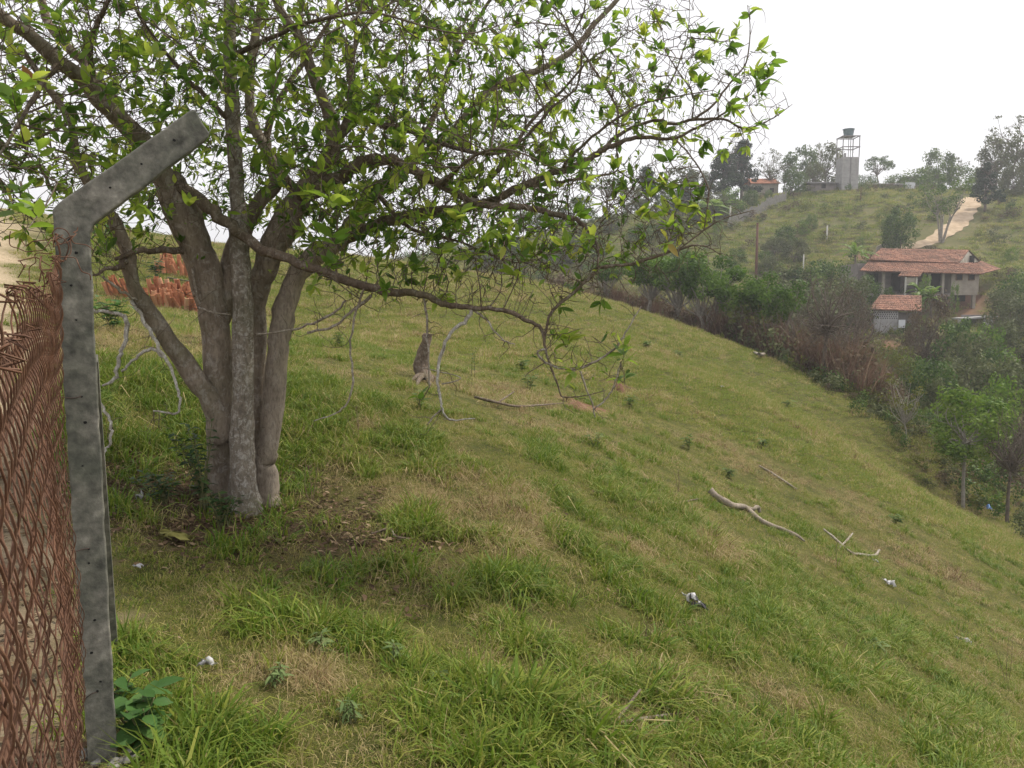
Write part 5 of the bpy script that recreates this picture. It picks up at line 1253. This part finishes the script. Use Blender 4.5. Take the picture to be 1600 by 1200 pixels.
pile('small heap of dark red roof tiles farther up behind the long stack', 248, 292, 432, 3, 6, -.3, 3)
for (x0, y0, x1, y1, lab) in [(262, 436, 306, 440, 'upper grey plank lying between the tile stacks'), (264, 442, 306, 449, 'lower grey plank lying on the long tile stack')]:
    Yp = hit(285, 440)[1]; a, b = at(x0, y0, Yp - .3), at(x1, y1, Yp - .3); a[2] = gz(a[0], a[1]) + .10; b[2] = gz(b[0], b[1]) + .12; mb = MB()
    mb.bar(a, b, .16, .03); tag(mb.build('plank', 'grey_plank', None, origin=a), lab, 'plank')

# ------------------------------------------------------------------ stump, fallen branches
sb = hit(662, 592); sY = sb[1]; st = thing('tree_stump', 'grey weathered tree stump leaning on the meadow behind the tree', 'stump', sb)
P = np.array([(*(sb - (0, 0, .1)), .17), (*sb, .155), (*at(658, 570, sY), .105), (*at(663, 545, sY), .085), (*at(667, 528, sY), .075), (*at(668, 521, sY), .055)]); S = spline(P, 4)
mb = MB(); mb.tube(S[:, :3], S[:, 3], 11, wob=.16); mb.build('stump_wood', 'bark_branch', st, True)
for q, (x, y) in enumerate([(640, 596), (688, 598), (650, 602), (675, 605)]):
    e = hit(x, y); mb = MB(); mb.tube(spline(np.array([sb + (0, 0, .06), (sb + e) / 2 + (0, 0, .05), e - (0, 0, .02)]), 3), np.linspace(.06, .02, 7), 6, wob=.1); mb.build('root', 'bark_branch', st, True)
def ground_branch(name, label, cat, paths, mat='bark_dead', lift=.02):
    P0 = hit(*paths[0][0][:2]); o = thing(name, label, cat, P0)
    for i, pts in enumerate(paths):
        Q = []
        for (px, py, r, up) in pts:
            h = hit(px, py); Y = h[1]; p = h.copy()
            if up: p = at(px, py, hit(px, py + up)[1])
            Q.append((*(p + (0, 0, r * Y / F * .7 + lift)), r * Y / F))
        S = spline(np.array(Q), 6); mb = MB(); mb.tube(S[:, :3], np.maximum(S[:, 3], .003), 7, wob=.10); mb.build('wood' if i == 0 else 'side_branch', mat, o, True)
    return o
ground_branch('fallen_branch', 'thick bleached branch lying across the meadow slope', 'branch', [[(1109, 772, 5, 8), (1122, 784, 5.2, 4), (1145, 796, 5, 2), (1165, 801, 4.5, 0), (1190, 820, 3.8, 0), (1220, 832, 3.4, 0), (1245, 842, 2.6, 0), (1257, 850, 1.5, 0)], [(1165, 800, 4, 0), (1176, 801, 3.4, 4), (1184, 797, 3, 8), (1187, 805, 2.5, 2)]], 'bark_pale', .03)
ground_branch('fallen_branch', 'thin forked bleached twig on the slope right of the thick fallen branch', 'branch', [[(1287, 830, 1.6, 6), (1305, 845, 2, 3), (1330, 868, 2, 0), (1345, 871, 2, 0), (1366, 872, 2.2, 0), (1374, 862, 1.6, 6)], [(1312, 860, 1.4, 0), (1325, 845, 1.8, 6), (1332, 836, 1.2, 12)]])
ground_branch('fallen_stick', 'long dark stick lying left of the thick fallen branch', 'stick', [[(925, 772, 1.4, 0), (980, 782, 1.7, 0), (1040, 791, 1.7, 0), (1092, 783, 1.2, 0)]], 'bark_branch')
ground_branch('fallen_stick', 'pale straight stick on the slope above the thick fallen branch', 'stick', [[(1186, 730, 1.4, 0), (1210, 745, 1.7, 0), (1245, 767, 1.2, 0)]])
ground_branch('fallen_stick', 'greenish twig held just above the grass below the stump', 'stick', [[(742, 624, 2.2, 8), (780, 633, 2.2, 6), (815, 638, 1.8, 4), (880, 632, 1.0, 4)], [(778, 632, 1.4, 6), (803, 615, 1, 20)]], 'bark_branch')
ground_branch('fallen_stick', 'dark forked stick in the grass at the bottom edge', 'stick', [[(840, 1196, 3, 0), (900, 1160, 3.4, 6), (960, 1140, 3, 10), (1060, 1122, 2, 10), (1150, 1118, 1.4, 8)], [(925, 1190, 2.6, 0), (955, 1145, 3, 12), (1000, 1085, 2, 30)]], 'bark_branch')
ground_branch('fallen_stick', 'bent brown stick on the grass right of the trunk', 'stick', [[(580, 840, 1.8, 0), (608, 832, 2.2, 4), (618, 845, 2, 0), (640, 850, 1.4, 0)]], 'bark_branch')
ground_branch('fallen_branch', 'pale forked branch lying against the foot of the cane', 'branch', [[(1178, 552, 1.2, 4), (1192, 556, 1.5, 3), (1212, 551, 1.4, 4), (1228, 549, 1, 6)]])

# ------------------------------------------------------------------ scraps of rubbish
surf('plastic_white', [(.3, (.36, .355, .36)), (.7, (.58, .575, .58))], 8, .5, .3, .01)
surf('plastic_dark', [(.3, (.03, .03, .035)), (.7, (.08, .075, .08))], 8, .5, .3, .01)
surf('tarp_blue', [(.3, (.05, .14, .34)), (.7, (.10, .22, .46))], 4, .5, .3, .02)
surf('cloth_yellow', [(.3, (.15, .14, .035)), (.7, (.27, .25, .075))], 6, .8, .4, .01)
def scrap(name, label, px, py, w, h, mat, cat, seed, n=7):
    g = np.random.default_rng(seed); c = hit(px, py); s = c[1] / F; W_, H_ = w * s, h * s
    U, V_ = np.meshgrid(np.linspace(-1, 1, n), np.linspace(-1, 1, n)); a = g.uniform(0, 3)
    X = c[0] + W_ / 2 * (U + .25 * g.normal(0, 1, U.shape)); Yq = c[1] + W_ * .35 * (V_ + .25 * g.normal(0, 1, U.shape))
    Z = relief(X, Yq) + .035 + np.abs(H_ * .9 * (.45 + .55 * np.sin(U * 2.2 + a) * np.cos(V_ * 1.9 + a)) * (1 - .6 * U * U) * (1 - .6 * V_ * V_)) + g.normal(0, H_ * .12, U.shape)
    Vv = np.stack([X, Yq, Z], -1).reshape(-1, 3) - c; ii = (np.arange(n - 1)[:, None] * n + np.arange(n - 1)[None]).ravel()
    o = obj_of(name, mesh_np(name, Vv, np.stack([ii, ii + 1, ii + n + 1, ii + n], 1), mat), None, c); o.modifiers.new('thick', 'SOLIDIFY').thickness = .003
    return tag(o, label, cat)
scrap('plastic_scrap', 'crumpled black and white plastic scrap in the middle of the near slope', 1082, 948, 26, 22, 'plastic_white', 'rubbish', 1)
scrap('plastic_scrap', 'black rag under the white plastic scrap in the near slope', 1092, 958, 24, 12, 'plastic_dark', 'rubbish', 2)
scrap('plastic_scrap', 'small white scrap alone right of the forked bleached twig', 1391, 917, 15, 10, 'plastic_white', 'rubbish', 3)
scrap('plastic_scrap', 'white and dark scrap low at the right edge of the slope', 1510, 1008, 16, 10, 'plastic_white', 'rubbish', 4)
scrap('plastic_scrap', 'dark rag beside the scrap at the right edge of the slope', 1502, 1004, 18, 8, 'plastic_dark', 'rubbish', 5)
scrap('plastic_scrap', 'tiny white scrap at the tip of the forked bleached twig', 1368, 881, 10, 7, 'plastic_white', 'rubbish', 6)
scrap('plastic_scrap', 'white scrap far up the middle of the meadow', 1130, 607, 9, 5, 'plastic_white', 'rubbish', 7)
scrap('plastic_scrap', 'pale crumpled scrap in the grass right of the leafy weed', 325, 1050, 22, 18, 'plastic_white', 'rubbish', 8)
scrap('plastic_scrap', 'white paper scrap standing in the litter left of the trunk', 219, 788, 10, 26, 'plastic_white', 'rubbish', 9)
scrap('plastic_scrap', 'pale scrap in the grass between post and trunk', 217, 897, 12, 9, 'plastic_white', 'rubbish', 10)
scrap('blue_tarp', 'small heap of blue plastic at the foot of the right hand trees', 1543, 797, 13, 9, 'tarp_blue', 'tarp', 11)
scrap('yellow_cloth', 'dirty yellow green cloth lying in front of the trunk', 275, 848, 44, 14, 'cloth_yellow', 'cloth', 12, 9)

# ------------------------------------------------------------------ weeds and seedlings
leafmat('weed_leaf', [(0, (.045, .105, .028)), (.5, (.080, .165, .045)), (1, (.125, .22, .060))], .35, .45, .1)
leafmat('seedling_leaf', [(0, (.065, .105, .030)), (.5, (.105, .155, .042)), (1, (.15, .20, .060))], .35, .5, .2)
leafmat('sage_leaf', [(0, (.095, .145, .050)), (.5, (.145, .205, .075)), (1, (.20, .26, .105))], .30, .6, .1)
leafmat('dark_weed_leaf', [(0, (.020, .045, .014)), (.5, (.040, .078, .024)), (1, (.070, .115, .036))], .25, .5, .1)
surf('weed_stem', [(.3, (.09, .10, .04)), (.7, (.16, .15, .07))], 10, .8, .2, .004)
surf('dry_stem', [(.3, (.14, .095, .06)), (.7, (.26, .19, .13))], 10, .8, .2, .004)
WL = {'broad': leaf_template(1, .62, 4, .18, .22), 'long': leaf_template(1, .26, 4, .2, .45), 'oval': leaf_template(1, .42, 3, .2, .25)}
def weed(name, label, px, py, hpx, nst, per, lpx, shape, mat, cat='weed', parts=False, spread=.5, seed=0, Y=None):
    g = np.random.default_rng(seed); b = hit(px, py); s = b[1] / F; H = hpx * s; ln = lpx * s
    o = thing(name, label, cat, b); LVs, LFs = WL[shape]; VV, FF, BB = [], [], []; off = 0; LMm = None
    for k in range(nst):
        a = g.uniform(0, 6.28); sp = spread * g.uniform(.2, 1); top = b + np.array((math.cos(a) * sp * H, math.sin(a) * sp * H, H * g.uniform(.65, 1.0)))
        q = b + g.normal(0, .02, 3) * (1, 1, 0) - (0, 0, .02); P = spline(np.array([q, (q + top) / 2 + (0, 0, H * .12), top]), 4)
        mb = MB(); mb.tube(P, np.linspace(.006, .0025, len(P)) * max(1, H), 5); mb.build('stem', 'weed_stem', o, True)
        az = g.uniform(0, 6)
        for i in range(per):
            t = .25 + .75 * i / max(1, per - 1); p = P[min(len(P) - 1, int(t * (len(P) - 1) + .5))]; az += 2.4
            d = np.array((math.cos(az), math.sin(az), g.uniform(-.1, .6))); d /= np.linalg.norm(d); up = np.array((0, 0, 1.)) + g.normal(0, .25, 3)
            A_ = leaf_axes(d, up); l_ = ln * g.uniform(.65, 1.1); bb_ = g.uniform(0, 1)
            if parts:
                if LMm is None: LMm = [mesh_np('leaf', LVs, LFs, mat, {'b': np.full(len(LVs), v)}, True) for v in (.2, .5, .8)]
                lo = bpy.data.objects.new('leaf', LMm[int(bb_ * 2.99)]); COL.objects.link(lo); lo.parent = o
                M = Matrix(((A_ * l_).T).tolist()).to_4x4(); M.translation = Vector((p - b).tolist()); lo.matrix_local = M
            else:
                Vq = LVs @ A_ * l_ + p - b; VV.append(Vq); FF.append(LFs + off); off += len(Vq); BB.append(np.full(len(Vq), bb_))
    if VV:
        obj_of('leaves', mesh_np('leaves', np.concatenate(VV), np.concatenate(FF), mat, {'b': np.concatenate(BB)}, True), o)
    return o
weed('leafy_weed', 'broad leaved green weed at the foot of the concrete post', 226, 1172, 96, 6, 6, 48, 'broad', 'weed_leaf', parts=True, spread=.55, seed=1)
weed('leafy_weed', 'smaller broad leaved weed behind the post foot', 200, 1120, 55, 3, 5, 40, 'broad', 'weed_leaf', parts=True, spread=.5, seed=2)
for i, (px, py, h, lab) in enumerate([(500, 1025, 50, 'grey green narrow leaved herb left of bottom centre'), (620, 1045, 62, 'grey green narrow leaved herb at bottom centre'), (432, 1075, 50, 'grey green herb nearest the leafy weed'), (552, 1130, 55, 'lowest grey green herb near the bottom edge'), (690, 1075, 40, 'small grey green herb right of bottom centre'), (1370, 1020, 30, 'small grey herb on the right of the near slope')]):
    weed('grey_herb', lab, px, py, h * .75, 5, 8, 20, 'long', 'sage_leaf', spread=.5, seed=20 + i, parts=h > 45)
for i, (px, py, h, n, lab) in enumerate([(528, 542, 26, 5, 'green seedling bush right of the trunk high on the meadow'), (826, 610, 30, 5, 'green seedling bush below the end of the long limb'), (655, 640, 34, 3, 'bright seedling beside the hanging dead twig'), (815, 580, 18, 4, 'small seedling bush above the one below the long limb'), (740, 590, 52, 2, 'tall fern like seedling right of the stump'),
      (1075, 705, 22, 4, 'small dark weed in the middle of the meadow'), (1140, 750, 22, 4, 'small weed left of the pale straight stick'), (985, 640, 20, 4, 'weed beside the red earth patch'), (1230, 640, 14, 4, 'weed in the upper right of the meadow'), (1010, 545, 12, 4, 'small weed high up the meadow'), (1400, 820, 18, 4, 'weed far right on the meadow'), (930, 700, 30, 3, 'spindly weed below the drooping branches'), (1060, 560, 12, 4, 'dark weed near the top of the meadow'), (1190, 700, 15, 4, 'low weed right of mid meadow')]):
    weed('seedling', lab, px, py, h, n, 8, 11 if h < 40 else 9, 'oval', 'seedling_leaf', 'seedling', seed=40 + i, spread=.5 if h < 50 else .06)
weed('green_bush', 'bright green leafy bush between post and hanging dead branch', 178, 520, 60, 9, 9, 22, 'oval', 'weed_leaf', 'bush', seed=70, spread=.6)
weed('green_bush', 'dark green bush in front of the tile stacks', 242, 442, 38, 8, 9, 12, 'oval', 'dark_weed_leaf', 'bush', seed=71, spread=.6)
weed('green_bush', 'leafy bush left of the tile stacks behind the post', 172, 400, 55, 8, 9, 20, 'oval', 'weed_leaf', 'bush', seed=72, spread=.6)
weed('dark_shrub', 'dark low shrub hugging the left side of the trunk', 318, 800, 150, 12, 14, 17, 'oval', 'dark_weed_leaf', 'shrub', seed=73, spread=.42)
weed('dark_shrub', 'dark weed tangle in front of the trunk foot', 350, 830, 70, 10, 12, 15, 'oval', 'dark_weed_leaf', 'shrub', seed=74, spread=.7)
weed('dark_shrub', 'dark shrub in the litter left of the trunk', 255, 795, 70, 9, 11, 16, 'oval', 'dark_weed_leaf', 'shrub', seed=75, spread=.7)
# dry weed stalks
for i, (px, py, h, lab) in enumerate([(1308, 885, 80, 'tall dry weed stalk beside the forked bleached twig'), (1574, 1075, 95, 'tall dry weed stalk near the right edge'), (560, 690, 60, 'dry stalk right of the trunk'), (1010, 1010, 45, 'dry stalk in the middle of the near slope'), (487, 790, 75, 'dry stalk just right of the trunk foot'), (1060, 770, 50, 'dry stalk left of the thick fallen branch')]):
    g = np.random.default_rng(90 + i); b = hit(px, py); s = b[1] / F; o = thing('dry_stalk', lab, 'weed', b)
    for k in range(3):
        top = b + np.array((g.normal(0, .15), g.normal(0, .1), 1)) * h * s * g.uniform(.6, 1); P = spline(np.array([b - (0, 0, .02), (b + top) / 2 + g.normal(0, .02, 3), top]), 4); mb = MB(); mb.tube(P, np.linspace(.0035, .0015, len(P)), 4)
        for q in range(5):
            p = P[int(g.integers(2, len(P)))]; mb.tube([p, p + g.normal(0, .03, 3) + (0, 0, .03)], [.0016, .001], 3)
        mb.build('stem', 'dry_stem', o, True)
# dried out clumps
for i, (px, py, w, lab) in enumerate([(805, 730, 40, 'brown dried clump below the end of the greenish twig'), (1262, 985, 52, 'dark brown dried clump on the right of the near slope'), (850, 1085, 70, 'large dried clump near the bottom right of centre'), (455, 870, 50, 'brown dried clump in front of the trunk'), (1120, 880, 46, 'straw clump below the thick fallen branch'), (430, 985, 46, 'straw clump in front of the post')]):
    b = hit(px, py); s = b[1] / F * w / .2
    me = clump('dried_clump', 500 + i, 110, .10, .08, .20, .0035 / max(.4, s), .9, .80, 1.0)
    o = obj_of('dried_clump', me, None, b); o.scale = (s * .8, s * .8, s * .6); tag(o, lab, 'dry grass')
# red earth mounds
surf('red_earth', [(.3, (.12, .058, .036)), (.7, (.21, .115, .075))], 8, .95, .8, .02)
for i, (px, py, w, h, lab) in enumerate([(968, 612, 20, 14, 'small pointed red earth mound on the meadow'), (905, 638, 46, 12, 'wide low red earth mound under the hanging twigs')]):
    b = hit(px, py); s = b[1] / F; g = np.random.default_rng(i); n = 14; U, V_ = np.meshgrid(np.linspace(-1, 1, n), np.linspace(-1, 1, n)); R_ = np.hypot(U, V_)
    X = b[0] + U * w * s * .6; Yq = b[1] + V_ * w * s * .6; Z = relief(X, Yq) - .04 + h * s * 1.3 * np.clip(1 - R_, 0, 1) ** .8 * (1 + .5 * fbm(U * 3 + i, V_ * 3, 5, 3)); ii = (np.arange(n - 1)[:, None] * n + np.arange(n - 1)[None]).ravel()
    tag(obj_of('earth_mound', mesh_np('earth_mound', np.stack([X, Yq, Z], -1).reshape(-1, 3) - b, np.stack([ii, ii + 1, ii + n + 1, ii + n], 1), 'red_earth'), None, b), lab, 'earth')

# ------------------------------------------------------------------ fallen leaves and straw under the tree and beyond the fence
leafmat('dead_leaf', [(0, (.045, .028, .018)), (.4, (.10, .062, .038)), (.75, (.18, .12, .072)), (1, (.30, .22, .14))], .1, .8, .1)
DL = []
for i in range(4):
    g = np.random.default_rng(700 + i); VV, FF, BB = [], [], []; off = 0
    for k in range(9):
        d = np.array((math.cos(k * 2.4), math.sin(k * 2.4), g.normal(0, .25))); Vq = WL['oval'][0] @ leaf_axes(d / np.linalg.norm(d), np.array((0, 0, 1.)) + g.normal(0, .4, 3)) * g.uniform(.03, .07) + g.normal(0, .07, 3) * (1, 1, .12) + (0, 0, .012)
        VV.append(Vq); FF.append(WL['oval'][1] + off); off += len(Vq); BB.append(np.full(len(Vq), g.uniform(0, 1)))
    DL.append(mesh_np('fallen_leaves', np.concatenate(VV), np.concatenate(FF), 'dead_leaf', {'b': np.concatenate(BB)}))
x = rng.uniform(-6, 1, 9000); y = rng.uniform(1.2, 9, 9000); _, _, _, _, l_ = masks(x, y)
k = rng.uniform(size=9000) < np.clip(l_ * .9 + .010, 0, 1); x, y = x[k], y[k]; n = len(x); s = rng.uniform(.7, 1.2, n)
scatter('leaf_litter', np.stack([x, y, relief(x, y)], 1), np.stack([0 * x, 0 * x, rng.uniform(0, 6.28, n)], 1), np.stack([s, s, s], 1), rng.integers(0, 4, n), 0 * x, DL, 'brown fallen leaves under the tree and beside the fence', 'leaves')

# ------------------------------------------------------------------ hazy air
m, nt, N, L = nodes_of('haze_air')
pv = N.new('ShaderNodeVolumePrincipled'); pv.inputs['Color'].default_value = (.93, .95, 1.0, 1); pv.inputs['Density'].default_value = HAZE; pv.inputs['Anisotropy'].default_value = .3
N.new('ShaderNodeOutputMaterial'); L.new(pv.outputs[0], N['Material Output'].inputs['Volume'])
zlo = float(GZ.min()) - 1.0; zhi = float(max(GZ.max(), 40)) + 6
mb = MB(); mb.box((0, 520, (zlo + zhi) / 2), (2030, 1320, zhi - zlo)); hz = mb.build('haze', 'haze_air'); tag(hz, 'thin pale haze filling the valley air', 'haze', kind='stuff')
# helper property no longer needed
for o in bpy.data.objects:
    if '_o' in o: del o['_o']
